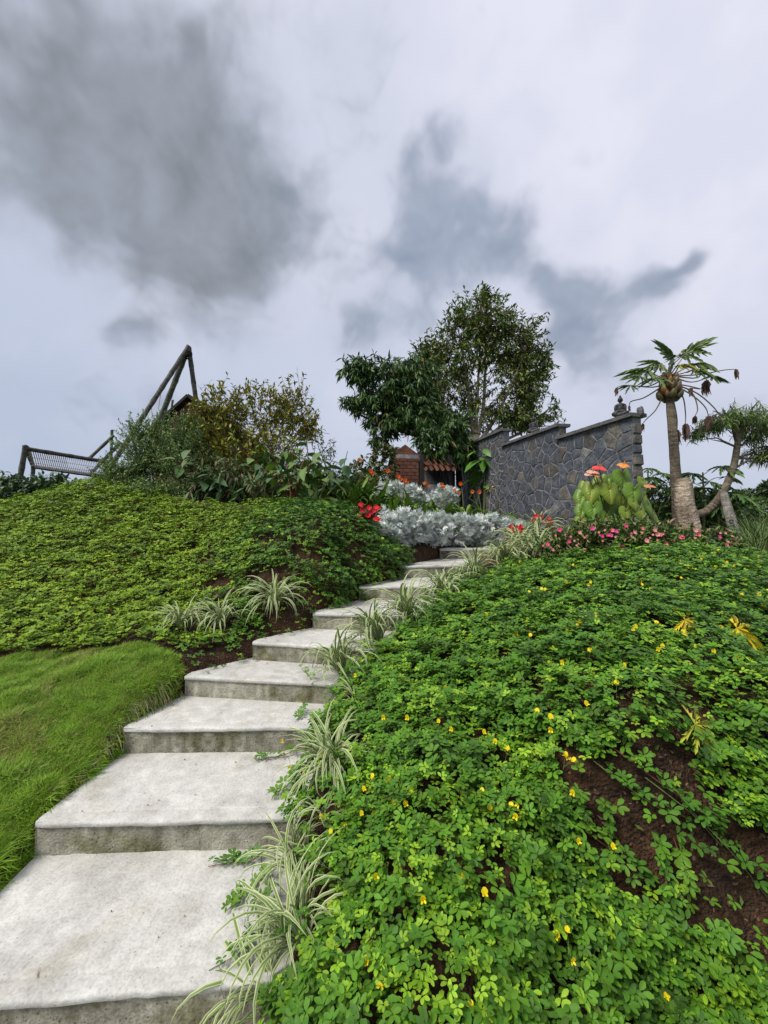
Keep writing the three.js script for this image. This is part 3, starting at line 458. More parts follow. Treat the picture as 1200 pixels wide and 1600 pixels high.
/* ------------------------------------------------------------------ shrubs and trees */
function foliage(parent, { blobs, leaf, mat = M.leaf, palette, per = 14, twigLen = 0.35, scale = [0.8, 1.2], twigMat = M.twig, twigR = 0.004, seed, upward = 0.35, shell = 0.55, spreadAng = 0.9, hang = 0, name = 'foliage', flat = 0.3 }) {
  const r = rng(seed), list = [], tb = new TB(), o = parent.position, starts = [];
  for (const b of blobs) for (let k = 0; k < b.n; k++) {
    const dir = rv(r); while (dir.lengthSq() > 1 || dir.lengthSq() < 0.01) dir.copy(rv(r)); dir.normalize();
    const rad = shell + (1 - shell) * Math.cbrt(r()) + (r() < 0.12 ? 0.16 * r() : 0), lump = 1 + 0.28 * noise(dir.x * 2.2 + seed, dir.y * 2.2, dir.z * 2.2);
    const tip = new THREE.Vector3(b.c.x + dir.x * b.r[0] * rad * lump, b.c.y + dir.y * b.r[1] * rad * lump, b.c.z + dir.z * b.r[2] * rad * lump).sub(o);
    const td = dir.clone().add(new THREE.Vector3(0, upward - hang, 0)).add(rv(r).multiplyScalar(0.5)).normalize(), L = twigLen * (0.6 + 0.8 * r());
    const start = tip.clone().addScaledVector(td, -L), mid = start.clone().lerp(tip, 0.5).add(rv(r).multiplyScalar(L * 0.08)); mid.y += L * 0.04;
    const tc = [start, mid, tip]; tb.tube(tc, [twigR, twigR * 0.75, twigR * 0.35], 4, false); starts.push(start);
    const nl = Math.round(per * (0.6 + 0.8 * r()));
    for (let q = 0; q < nl; q++) {
      const t = 0.1 + 0.9 * (q + r() * 0.6) / nl, p = t < 0.5 ? start.clone().lerp(mid, t * 2) : mid.clone().lerp(tip, t * 2 - 1);
      const f = td.clone().multiplyScalar(1 - spreadAng * 0.5).add(rv(r).normalize().multiplyScalar(spreadAng)); f.y -= hang * 0.9 * r(); f.normalize();
      const up = new THREE.Vector3(0, 1, 0).add(rv(r).multiplyScalar(flat * 2.4)).normalize();
      list.push({ m: mat4(p, aim(f, up), lerp(scale[0], scale[1], r())), c: tint(r, typeof palette === 'function' ? palette(p, r) : palette, 0.26) });
    }
  }
  inst(name, leaf, mat, list, parent); mesh('twigs', tb.geo(), twigMat, parent, 'stuff'); return starts;
}
function stems(parent, starts, n, r0, mat, seed, foot = [0.06, 0.06], name = 'stem') {
  const r = rng(seed);
  for (let k = 0; k < n; k++) { const e = starts[Math.floor(r() * starts.length)], b = new THREE.Vector3((r() - 0.5) * 2 * foot[0], -0.05, (r() - 0.5) * 2 * foot[1]); const m1 = b.clone().lerp(e, 0.4); m1.y += e.length() * 0.1; const m2 = b.clone().lerp(e, 0.75); m2.y += e.length() * 0.06; m1.add(rv(r).multiplyScalar(e.length() * 0.04)); const c = curve([b, m1, m2, e.clone()], 9); mesh(name, tubeGeo(c, c.map((_, i) => r0 * (1 - 0.75 * i / 9)), 6), mat, parent); }
}
const B = (px, py, d, rx, ry, rz, n) => ({ c: P(px, py, d), r: [rx * d / F, ry * d / F, rz], n });

const smallLeaf = blade(0.045, 0.017, { segs: 2, fold: 0.2, droop: 0.15 }), ovalLeaf = blade(0.12, 0.055, { segs: 3, fold: 0.22, droop: 0.25, widest: 0.42 }), longLeaf = blade(0.16, 0.036, { segs: 3, fold: 0.2, droop: 0.35, widest: 0.4 }), bigLeaf = blade(0.24, 0.12, { segs: 4, fold: 0.25, droop: 0.35, widest: 0.4 }), willow = blade(0.12, 0.015, { segs: 2, fold: 0.1, droop: 0.45 }), mediumLeaf = blade(0.085, 0.034, { segs: 2, fold: 0.2, droop: 0.2 });

{ // fine grey-green shrub in front of the poles
  const t = thing('fine_leaved_shrub', 'loose grey-green shrub with tiny leaves below the bamboo poles', 'shrub', ground(235, 7.1));
  const s = foliage(t, { seed: 201, blobs: [B(235, 695, 7.2, 62, 55, 0.55, 250), B(290, 675, 7.1, 40, 40, 0.4, 110), B(195, 730, 7.0, 42, 30, 0.4, 120), B(285, 715, 7.0, 55, 50, 0.5, 230), B(225, 665, 7.2, 35, 22, 0.35, 40), B(165, 735, 7.1, 22, 22, 0.25, 22), B(255, 760, 6.6, 90, 18, 0.35, 110)], leaf: smallLeaf, per: 42, twigLen: 0.55, scale: [0.7, 1.25], palette: [[0.167, 0.264, 0.0877], [0.215, 0.331, 0.0976], [0.137, 0.234, 0.0683], [0.272, 0.371, 0.137]], upward: 0.7, twigMat: M.twig, twigR: 0.004, shell: 0.4 });
  stems(t, s, 9, 0.014, M.twig, 202, [0.3, 0.1]);
}
{ // yellow-bronze shrub
  const t = thing('bronze_shrub', 'tall shrub with yellow-green and bronze leaves left of the trees', 'shrub', ground(395, 7.6));
  const bronze = [[0.31, 0.31, 0.03], [0.24, 0.28, 0.028], [0.38, 0.33, 0.028], [0.16, 0.22, 0.022], [0.24, 0.17, 0.03]];
  const s = foliage(t, { seed: 211, blobs: [B(400, 650, 7.8, 84, 62, 0.7, 170), B(455, 628, 7.8, 47, 52, 0.5, 80), B(350, 640, 7.6, 52, 54, 0.5, 100), B(395, 705, 7.4, 95, 45, 0.6, 210), B(322, 690, 7.3, 45, 55, 0.4, 130), B(480, 660, 7.7, 26, 36, 0.3, 40), B(318, 645, 7.4, 26, 36, 0.3, 50)], leaf: mediumLeaf, mat: M.glossy, per: 12, twigLen: 0.55, scale: [0.75, 1.35], palette: bronze, upward: 0.75, twigMat: M.twig, shell: 0.35, twigR: 0.005 });
  stems(t, s, 12, 0.018, M.paleTwig, 212, [0.25, 0.1]);
}
{ // low dark shrub in the left bed
  const t = thing('dark_leaved_shrub', 'low spreading shrub with drooping dark green leaves at the top of the slope', 'shrub', ground(375, 6.5));
  const s = foliage(t, { seed: 221, blobs: [B(345, 748, 6.6, 55, 34, 0.4, 46), B(395, 760, 6.5, 50, 28, 0.35, 36), B(315, 765, 6.5, 36, 22, 0.3, 24)], leaf: longLeaf, per: 12, twigLen: 0.3, scale: [0.7, 1.2], palette: [[0.07, 0.14, 0.042], [0.098, 0.182, 0.056], [0.154, 0.21, 0.07], [0.224, 0.182, 0.098]], upward: 0.3, hang: 0.4 });
  stems(t, s, 8, 0.01, M.twig, 222, [0.3, 0.1]);
}
function bigLeafPlant(name, label, base, h, n, seed, palette, stemMat, leafGeo = bigLeaf, lean = 0.5) { // each stem carries a few separate large leaves
  const r = rng(seed), t = thing(name, label, 'shrub', base), mats = palette.map((c) => leafMat({ color: RGB(...c), roughness: 0.42 }));
  for (let k = 0; k < n; k++) {
    const a = k / n * 6.283 + r() * 0.6, hh = h * (0.55 + 0.55 * r()), out = lean * hh * (0.3 + 0.9 * r());
    const c = curve([new THREE.Vector3((r() - 0.5) * 0.12, -0.05, (r() - 0.5) * 0.12), new THREE.Vector3(Math.cos(a) * out * 0.4, hh * 0.5, Math.sin(a) * out * 0.4), new THREE.Vector3(Math.cos(a) * out, hh, Math.sin(a) * out)], 8);
    mesh('stem', tubeGeo(c, c.map((_, i) => 0.013 - 0.001 * i), 6), stemMat, t);
    for (let q = 0; q < 6; q++) { const p = c[3 + Math.round(q * 5 / 6)], la = a + (r() - 0.5) * 4.4; const m = mesh('leaf', leafGeo, pick(r, mats), t); m.position.copy(p); m.quaternion.copy(aim(new THREE.Vector3(Math.cos(la), 0.15 - 0.8 * r(), Math.sin(la)), new THREE.Vector3(0, 1, 0).add(rv(r).multiplyScalar(0.5)).normalize())); m.scale.setScalar(0.6 + 0.7 * r()); }
  }
  return t;
}
bigLeafPlant('red_stemmed_plant', 'broad-leaved plant with dark red stems at the edge of the upper bed', ground(455, 6.15), 1.0, 10, 231, [[0.075, 0.163, 0.0562], [0.106, 0.213, 0.0625], [0.15, 0.263, 0.0625], [0.213, 0.312, 0.05]], M.redTwig, bigLeaf, 0.85);
bigLeafPlant('broad_leaved_plant', 'taller broad-leaved plant in front of the bronze shrub', ground(425, 6.9), 1.15, 9, 232, [[0.075, 0.175, 0.0625], [0.125, 0.25, 0.05], [0.1, 0.2, 0.075]], M.greenTwig, bigLeaf, 0.4);
bigLeafPlant('broad_leaved_plant', 'broad-leaved plant left of the orange lilies', ground(525, 6.7), 0.85, 9, 233, [[0.07, 0.15, 0.045], [0.05, 0.11, 0.04], [0.13, 0.2, 0.06]], M.greenTwig, bigLeaf, 0.7);
bigLeafPlant('broad_leaved_plant', 'broad-leaved plant with pale leaves above the left slope', ground(345, 6.5), 0.55, 8, 234, [[0.09, 0.17, 0.07], [0.07, 0.14, 0.05]], M.twig, bigLeaf, 1.0);
bigLeafPlant('broad_leaved_plant', 'low broad-leaved plant between the red-stemmed plant and the lilies', ground(495, 6.4), 0.55, 8, 235, [[0.07, 0.15, 0.045], [0.11, 0.19, 0.05], [0.16, 0.23, 0.05]], M.greenTwig, bigLeaf, 1.0);
bigLeafPlant('broad_leaved_plant', 'tall broad-leaved plant right of the bronze shrub', ground(485, 6.9), 1.05, 10, 236, [[0.09, 0.18, 0.05], [0.13, 0.23, 0.05], [0.17, 0.26, 0.06]], M.greenTwig, bigLeaf, 0.55);
bigLeafPlant('broad_leaved_plant', 'broad-leaved plant in front of the fine grey-green shrub', ground(318, 6.7), 0.75, 9, 237, [[0.10, 0.18, 0.06], [0.08, 0.15, 0.05], [0.15, 0.19, 0.06]], M.twig, bigLeaf, 0.7);
{ // hedge-like filling at the back of the bed
  let k = 0; for (const [px, py, d, rx, ry, label] of [[520, 765, 7.6, 40, 26, 'dark bush behind the broad-leaved plants'], [440, 765, 7.3, 50, 26, 'dark bush behind the red-stemmed plant'], [575, 768, 8.2, 34, 26, 'yellowish bush left of the brick hut']]) {
    const b = ground(px, d), t = thing('bed_bush', label, 'bush', b), s = foliage(t, { seed: 285 + k, blobs: [B(px, py, d, rx, ry, 0.4, 120), B(px, py + 24, d, rx, ry * 0.7, 0.4, 60)], leaf: ovalLeaf, per: 12, twigLen: 0.28, scale: [0.6, 1.1], palette: k === 2 ? [[0.16, 0.2, 0.045], [0.10, 0.15, 0.03], [0.2, 0.15, 0.05]] : [[0.05, 0.10, 0.03], [0.08, 0.14, 0.035], [0.11, 0.18, 0.045]], upward: 0.5 }); stems(t, s, 5, 0.01, M.twig, 290 + k, [0.2, 0.1]); k++;
  }
}
{ // airy shrub to the right of the bronze one
  const t = thing('airy_shrub', 'thin shrub with sparse pale leaves against the sky', 'shrub', ground(505, 7.4));
  const s = foliage(t, { seed: 241, blobs: [B(508, 700, 7.4, 20, 34, 0.2, 18), B(495, 740, 7.3, 40, 22, 0.3, 34), B(540, 745, 7.5, 30, 22, 0.3, 30)], leaf: mediumLeaf, per: 11, twigLen: 0.35, scale: [0.6, 1], palette: [[0.12, 0.18, 0.06], [0.09, 0.14, 0.05]], upward: 0.8 });
  stems(t, s, 6, 0.009, M.twig, 242);
}
{ // dark creeper-covered mass by the brick hut
  const t = thing('climbing_shrub', 'leafy climber covering the corner of the brick hut', 'shrub', ground(590, 9.6));
  const s = foliage(t, { seed: 251, blobs: [B(596, 735, 9.7, 30, 42, 0.5, 70), B(560, 745, 9.6, 30, 36, 0.5, 60), B(612, 705, 9.7, 14, 18, 0.3, 16), B(648, 768, 9.4, 16, 14, 0.2, 18), B(628, 775, 9.4, 18, 16, 0.2, 18)], leaf: ovalLeaf, per: 14, twigLen: 0.32, scale: [0.6, 1.1], palette: [[0.05, 0.10, 0.025], [0.08, 0.13, 0.03], [0.15, 0.18, 0.04], [0.19, 0.12, 0.05]], hang: 0.3 });
  stems(t, s, 6, 0.014, M.twig, 252);
}
{ // bush at the far left edge
  const t = thing('oval_leaved_shrub', 'grey-green shrub with overlapping oval leaves at the left edge', 'shrub', ground(20, 6.9));
  const s = foliage(t, { seed: 261, blobs: [B(20, 772, 6.9, 62, 34, 0.5, 170), B(70, 766, 7.0, 34, 24, 0.35, 70), B(-40, 770, 7, 60, 40, 0.5, 100), B(92, 752, 7.2, 18, 18, 0.2, 16), B(120, 760, 7.2, 16, 12, 0.2, 14)], leaf: ovalLeaf, per: 13, twigLen: 0.25, scale: [0.6, 1.05], palette: [[0.12, 0.192, 0.096], [0.084, 0.144, 0.066], [0.168, 0.24, 0.12], [0.06, 0.108, 0.048]], upward: 0.6, flat: 0.2 });
  stems(t, s, 7, 0.012, M.twig, 262, [0.3, 0.1]);
}

/* trees */
function tree(name, label, base, spec) {
  const t = thing(name, label, 'tree', base), o = base;
  const rel = (p) => p.clone().sub(o);
  for (const tr of spec.trunks) { const c = curve(tr.pts.map(rel), 16); mesh('trunk', tubeGeo(c, c.map((_, i) => lerp(tr.r[0], tr.r[1], i / 16)), 10), spec.bark, t); }
  for (const l of spec.limbs) { const c = curve(l.pts.map(rel), 12); mesh('limb', tubeGeo(c, c.map((_, i) => lerp(l.r[0], l.r[1], i / 12)), 7), spec.limbBark || spec.bark, t); }
  const starts = foliage(t, { ...spec.crown, name: 'crown' });
  // boughs from the limbs to the twigs
  const r = rng(spec.crown.seed + 9), tb = new TB(), nodes = []; for (const l of [...spec.limbs, ...spec.trunks]) { const c = curve(l.pts.map(rel), 12); c.forEach((p, i) => i > 3 && nodes.push(p)); }
  starts.forEach((s, i) => { if (i % (spec.every || 2)) return; let best = nodes[0], bd = 1e9; for (const n of nodes) { const dd = n.distanceToSquared(s) + (n.y > s.y ? 2 : 0); if (dd < bd) { bd = dd; best = n; } } const m = best.clone().lerp(s, 0.5).add(rv(r).multiplyScalar(Math.sqrt(bd) * 0.1)); m.y += Math.sqrt(bd) * 0.08; tb.tube([best, m, s], [0.022, 0.013, 0.006], 4, false); });
  mesh('boughs', tb.geo(), spec.limbBark || spec.bark, t, 'stuff'); return t;
}
{ // tall grey-limbed tree behind the wall
  const D = 14, b = ground(742, D), q = (px, py, d = D) => P(px, py, d);
  const limb = (...pts) => ({ pts: [P(742, 700, D), ...pts], r: [0.085, 0.018] });
  tree('tall_tree', 'tall airy tree with pale upright limbs behind the stone wall', b, {
    bark: M.paleBark, every: 2, trunks: [{ pts: [b.clone().add(new THREE.Vector3(0, -0.2, 0)), P(741, 730, D), P(742, 690, D)], r: [0.2, 0.13] }],
    limbs: [limb(q(745, 640), q(748, 580), q(752, 500)), limb(q(755, 640), q(760, 570, 14.4), q(785, 500, 14.6)), limb(q(735, 640), q(728, 580), q(715, 510, 13.8)), limb(q(715, 665), q(690, 625, 13.7), q(675, 570, 13.6)), limb(q(770, 660), q(795, 610, 13.7), q(820, 550, 13.6)), limb(q(765, 680), q(800, 650), q(835, 600)), limb(q(700, 680, 14.4), q(672, 660, 14.6), q(655, 610, 14.6)), limb(q(780, 690), q(815, 675), q(850, 645))],
    crown: { seed: 301, blobs: [B(755, 500, 14, 62, 46, 1.1, 230), B(720, 545, 14, 65, 55, 1.2, 220), B(805, 540, 14, 50, 55, 1.1, 210), B(690, 590, 14, 46, 56, 1.0, 170), B(825, 600, 14, 34, 55, 0.9, 190), B(770, 600, 14, 70, 70, 1.2, 170), B(815, 655, 14, 48, 28, 0.8, 150), B(730, 650, 14.3, 60, 40, 1.0, 110), B(866, 645, 14, 14, 36, 0.4, 20), B(665, 560, 14, 26, 34, 0.7, 70), B(668, 625, 13.5, 34, 40, 0.7, 90), B(850, 560, 14, 20, 40, 0.6, 50), B(758, 458, 14, 22, 12, 0.4, 16)], leaf: blade(0.16, 0.056, { segs: 2, fold: 0.2, droop: 0.3 }), per: 12, twigLen: 0.55, scale: [0.7, 1.25], palette: [[0.106, 0.188, 0.0325], [0.138, 0.225, 0.035], [0.0813, 0.15, 0.0275], [0.213, 0.275, 0.0438], [0.175, 0.15, 0.0625]], twigMat: M.twig, twigR: 0.008, shell: 0.3, upward: 0.35, hang: 0.2 },
  });
}
{ // dark mango tree
  const D = 11.6, b = ground(702, D), fork = P(703, 700, D);
  const limb = (...pts) => ({ pts: [fork, ...pts], r: [0.09, 0.02] });
  tree('mango_tree', 'dense dark green tree with drooping leaves spreading left of the wall', b, {
    bark: M.darkBark, every: 3, trunks: [{ pts: [b.clone().add(new THREE.Vector3(0, -0.2, 0)), P(704, 745, D), fork], r: [0.15, 0.11] }, { pts: [b.clone().add(new THREE.Vector3(0.28, -0.2, 0)), P(717, 745, D), P(712, 695, D)], r: [0.1, 0.07] }],
    limbs: [limb(P(670, 670, D), P(620, 640, D), P(560, 600, D)), limb(P(660, 660, D), P(620, 620, D), P(590, 575, D)), limb(P(680, 660, D), P(655, 610, D), P(645, 570, D)), limb(P(650, 680, D), P(600, 665, D), P(545, 640, D)), limb(P(695, 670, D), P(690, 645, D), P(680, 620, D))],
    crown: { seed: 311, blobs: [B(610, 600, D, 60, 40, 0.9, 170), B(560, 580, D, 36, 22, 0.5, 56), B(640, 635, D, 48, 45, 0.9, 170), B(568, 632, D, 40, 18, 0.5, 50), B(610, 655, D, 50, 30, 0.7, 110), B(692, 690, 11.2, 52, 50, 0.8, 230), B(650, 590, D, 36, 32, 0.7, 70), B(595, 690, D, 25, 10, 0.3, 14), B(722, 712, 11.2, 30, 28, 0.5, 80)], leaf: blade(0.2, 0.046, { segs: 3, fold: 0.2, droop: 0.55, widest: 0.4 }), mat: M.glossy, per: 17, twigLen: 0.34, scale: [0.7, 1.15], palette: (p, r) => (r() < 0.1 ? [[0.12, 0.19, 0.03]] : r() < 0.02 ? [[0.3, 0.2, 0.07]] : [[0.0454, 0.1, 0.0292], [0.0616, 0.13, 0.0324], [0.081, 0.162, 0.0356]]), twigMat: M.darkBark, twigR: 0.007, shell: 0.45, hang: 0.75, upward: 0.2 },
  });
}
bigLeafPlant('banana_seedling', 'bright green broad-leaved plant showing above the far end of the wall', P(757, 700, 10.5).setY(H(P(757, 700, 10.5).x, 10.5)), 1.75, 4, 312, [[0.1, 0.24, 0.03], [0.13, 0.28, 0.03]], M.greenTwig, blade(0.5, 0.2, { segs: 4, fold: 0.2, droop: 0.4 }), 0.1);

/* ------------------------------------------------------------------ the slate wall */
const wallD0 = 6.0, wallX = (d) => 3.66 - 0.231 * (d - 6), wallU = new THREE.Vector2(-0.231, 1).normalize();   // along the wall, in (x, depth)
const wallTurn = Math.atan2(wallU.y, wallU.x);
{
  const L = (d) => (d - wallD0) / wallU.y, base = V(3.66, 0, wallD0), wall = thing('slate_wall', 'grey slate crazy-paved garden wall stepping up in three sections', 'wall', base, wallTurn);
  // local axes: x along the wall, z out towards the camera side is -z ... face lies at z = 0, body behind it
  const face = -1, thick = 0.16;                                   // +z local is to the right of the wall's run, -z the seen face
  const sections = [[6.0, 7.64, 3.19], [7.64, 9.63, 3.44], [9.63, 12.4, 3.82]];
  const r = rng(401), E = 0.012;
  const stoneGeo = (poly, depth) => { // bevelled flagstone in the x-y plane, proud towards -z
    const n = poly.length, cx = poly.reduce((s, q) => s + q[0], 0) / n, cy = poly.reduce((s, q) => s + q[1], 0) / n, p = [], uv = [], idx = [], ox = r() * 7, oy = r() * 7;
    const ring = (inset, z) => poly.forEach(([x, y]) => { const dx = cx - x, dy = cy - y, l = Math.hypot(dx, dy) || 1, X = x + dx / l * inset, Y = y + dy / l * inset; p.push(X, Y, z + (r() - 0.5) * 0.003); uv.push(X * 1.5 + ox, Y * 1.5 + oy); });
    ring(0, 0.012); ring(0.003, -depth * 0.7); ring(0.012, -depth); p.push(cx, cy, -depth * 1.05); uv.push(cx * 1.5 + ox, cy * 1.5 + oy);
    for (let k = 0; k < 2; k++) for (let i = 0; i < n; i++) { const j = (i + 1) % n; idx.push(k * n + i, (k + 1) * n + i, k * n + j, k * n + j, (k + 1) * n + i, (k + 1) * n + j); }
    for (let i = 0; i < n; i++) idx.push(2 * n + i, 3 * n, 2 * n + (i + 1) % n);
    const g = new THREE.BufferGeometry(); g.setAttribute('position', new THREE.Float32BufferAttribute(p, 3)); g.setAttribute('uv', new THREE.Float32BufferAttribute(uv, 2)); g.setIndex(idx); const ng = g.toNonIndexed(); ng.computeVertexNormals(); return ng;
  };
  const clip = (poly, nx, ny, c) => { const out = []; for (let i = 0; i < poly.length; i++) { const a = poly[i], b = poly[(i + 1) % poly.length], da = a[0] * nx + a[1] * ny - c, db = b[0] * nx + b[1] * ny - c; if (da <= 0) out.push(a); if ((da < 0 && db > 0) || (da > 0 && db < 0)) { const t = da / (da - db); out.push([a[0] + (b[0] - a[0]) * t, a[1] + (b[1] - a[1]) * t]); } } return out; };
  const stones = (x0, x1, y0, y1, cell, joint, place, palette) => {
    const sites = []; const nx = Math.max(1, Math.round((x1 - x0) / cell)), ny = Math.max(1, Math.round((y1 - y0) / cell));
    for (let j = 0; j < ny; j++) for (let i = 0; i < nx; i++) sites.push([x0 + (i + 0.5 + (r() - 0.5) * 0.95 + (j % 2) * 0.3) * (x1 - x0) / nx, y0 + (j + 0.5 + (r() - 0.5) * 0.95) * (y1 - y0) / ny]);
    for (const s of sites) {
      let poly = [[x0 + 0.004, y0], [x1 - 0.004, y0], [x1 - 0.004, y1], [x0 + 0.004, y1]];
      for (const o of sites) { if (o === s) continue; const dx = o[0] - s[0], dy = o[1] - s[1], l = Math.hypot(dx, dy); if (l > cell * 3.2) continue; poly = clip(poly, dx / l, dy / l, (dx * (s[0] + o[0]) + dy * (s[1] + o[1])) / 2 / l - joint / 2); if (poly.length < 3) break; }
      if (poly.length < 3) continue; let area = 0; poly.forEach((a, i) => { const b = poly[(i + 1) % poly.length]; area += a[0] * b[1] - a[1] * b[0]; }); if (Math.abs(area) < 0.004) continue;
      poly = poly.flatMap((a, i) => { const b = poly[(i + 1) % poly.length], l = Math.hypot(b[0] - a[0], b[1] - a[1]); if (l < 0.07) return [a]; const t = 0.35 + 0.3 * r(), q = (0.002 + l * 0.05) * r(); return [a, [lerp(a[0], b[0], t) - (b[1] - a[1]) / l * q, lerp(a[1], b[1], t) + (b[0] - a[0]) / l * q]]; });
      place(stoneGeo(poly, 0.006 + 0.009 * r()), pick(r, palette));
    }
  };
  const mostly = [0, 0, 0, 0, 0, 0, 1, 1, 1, 1, 2, 2, 2, 2, 3, 3, 3, 4, 4, 5, 6, 7, 8];
  sections.forEach(([d0, d1, top], k) => {
    const x0 = L(d0), x1 = L(d1), y0 = 1.1;
    const core = new THREE.BoxGeometry(x1 - x0 - 0.004, top - y0, thick - 0.002 * k); core.translate((x0 + x1) / 2, (top + y0) / 2, thick / 2);
    { const uv = core.attributes.uv; for (let i = 0; i < uv.count; i++) uv.setXY(i, uv.getX(i) * 2, uv.getY(i) * 2); }
    mesh('mortar_core', core, M.mortar, wall);
    stones(x0, x1, y0 + 0.1 + k * 0.2, top - 0.01, k === 2 ? 0.19 : 0.225, k === 2 ? 0.03 : k === 1 ? 0.018 : 0.014, (g, c) => mesh('stone', g, M.stone[c], wall), k === 2 ? [0, 0, 1, 2, 3, 4, 0, 2, 7] : mostly);
    // coping: thin slabs end to end
    const n = Math.round((x1 - x0) / 0.55); for (let i = 0; i < n; i++) {
      const a = x0 + (x1 - x0) * i / n + 0.004 - (i === 0 ? 0.05 : 0), b = x0 + (x1 - x0) * (i + 1) / n - 0.004 + (i === n - 1 ? 0.03 : 0);
      const g = new THREE.BoxGeometry(b - a, 0.055, thick + 0.13, 8, 1, 2), p = g.attributes.position;
      for (let v = 0; v < p.count; v++) { const e = noise((p.getX(v) + a) * 9, p.getZ(v) * 7, k * 3 + p.getY(v) * 4); p.setXYZ(v, p.getX(v), p.getY(v) + e * 0.012, p.getZ(v) + e * 0.018); }
      g.computeVertexNormals(); const m = mesh('coping_stone', g, M.coping, wall); m.position.set((a + b) / 2, top + 0.028 + 0.002 * i, thick / 2 - 0.005);
    }
  });
  // stones on the near end face and on the exposed step ends
  const endStones = (x, top, low) => { let y = low; while (y < top - 0.06) { const h = Math.min(top - y, 0.12 + 0.14 * r()); const g = stoneGeo([[0.004, y + 0.01], [thick - 0.006, y + 0.012 * r() + 0.006], [thick - 0.004, y + h - 0.006], [0.006 + 0.02 * r(), y + h]], 0.02 + 0.03 * r()); const m = mesh('stone', g, M.stone[pick(r, [4, 5, 3, 6, 0])], wall); m.rotation.y = Math.PI / 2; m.position.set(x, 0, thick); y += h + 0.012; } };
  endStones(0, 3.17, 1.2); endStones(L(7.64), 3.42, 3.28); endStones(L(9.63), 3.8, 3.54);
}

/* seated statues on the coping */
function statueGeo(res = 60) {
  const cubes = [[0, 0.05, 0, 0.12, 0.05, 0.09], [-0.085, 0.065, 0.035, 0.075, 0.042, 0.055], [0.085, 0.065, 0.035, 0.075, 0.042, 0.055], [0, 0.15, 0, 0.068, 0.085, 0.05], [0, 0.205, 0, 0.092, 0.032, 0.045], [-0.088, 0.155, 0.01, 0.026, 0.06, 0.026], [0.088, 0.155, 0.01, 0.026, 0.06, 0.026], [-0.05, 0.10, 0.055, 0.055, 0.024, 0.026], [0.05, 0.10, 0.055, 0.055, 0.024, 0.026], [0, 0.242, 0.002, 0.024, 0.03, 0.024], [0, 0.29, 0.004, 0.041, 0.05, 0.043], [0, 0.342, 0, 0.02, 0.022, 0.02], [0, 0.285, 0.046, 0.008, 0.014, 0.01], [-0.042, 0.283, 0, 0.008, 0.022, 0.012], [0.042, 0.283, 0, 0.008, 0.022, 0.012], [-0.03, 0.04, 0.05, 0.11, 0.03, 0.04]];
  const S = 0.40, mc = new MarchingCubes(res, std({}), false, false, 90000); mc.isolation = 0;
  for (let z = 0; z < res; z++) for (let y = 0; y < res; y++) for (let x = 0; x < res; x++) {
    const X = (x / res - 0.5) * S, Y = y / res * S - 0.015, Z = (z / res - 0.5) * S; let f = 0;
    for (const [cx, cy, cz, rx, ry, rz] of cubes) { const a = (X - cx) / rx, b = (Y - cy) / ry, c = (Z - cz) / rz, k = Math.sqrt(a * a + b * b + c * c), dd = (k - 1) * Math.min(rx, ry, rz); f += Math.exp(-dd * 420); }
    mc.field[x + y * res + z * res * res] = Math.log(f) / 420;
  }
  mc.update(); const n = mc.count, g = new THREE.BufferGeometry(); const pos = new Float32Array(mc.positionArray.slice(0, n * 3));
  for (let i = 0; i < n; i++) { pos[i * 3] *= S / 2; pos[i * 3 + 1] = (pos[i * 3 + 1] + 1) * S / 2 - 0.015; pos[i * 3 + 2] *= S / 2; }
  g.setAttribute('position', new THREE.BufferAttribute(pos, 3)); const mg = mergeVertices(g, 1e-5); mg.computeVertexNormals(); return mg;
}
{
  const g = statueGeo();
  for (const [d, top, turn, s, label] of [[6.3, 3.19, -0.5, 0.82, 'small dark seated statue on the near end of the wall'], [8.55, 3.44, -0.5, 0.9, 'small dark seated statue on the middle wall section, before the tree']]) {
    const t = thing('seated_statue', label, 'statue', V(wallX(d) + 0.075, top + 0.062, d), turn, 'statues on the wall'); mesh('figure', g, M.statue, t).scale.set(s * 0.92, s * 1.2, s);
  }
  // rough knob of rock at the near end
  const rock = new THREE.IcosahedronGeometry(0.07, 3), p = rock.attributes.position, v = new THREE.Vector3(); for (let i = 0; i < p.count; i++) { v.fromBufferAttribute(p, i); const k = 1 + fbm(v.x * 14, v.y * 14, v.z * 14, 3) * 0.7; p.setXYZ(i, v.x * k * 0.75, v.y * k * 1.2, v.z * k * 0.7); } rock.computeVertexNormals();
  const m = mesh('rock', rock, M.coping); m.position.copy(V(wallX(6.0) + 0.13, 3.27, 6.0)); tag(m, 'rough grey rock set on the end of the wall coping beside the statue', 'rock');
}

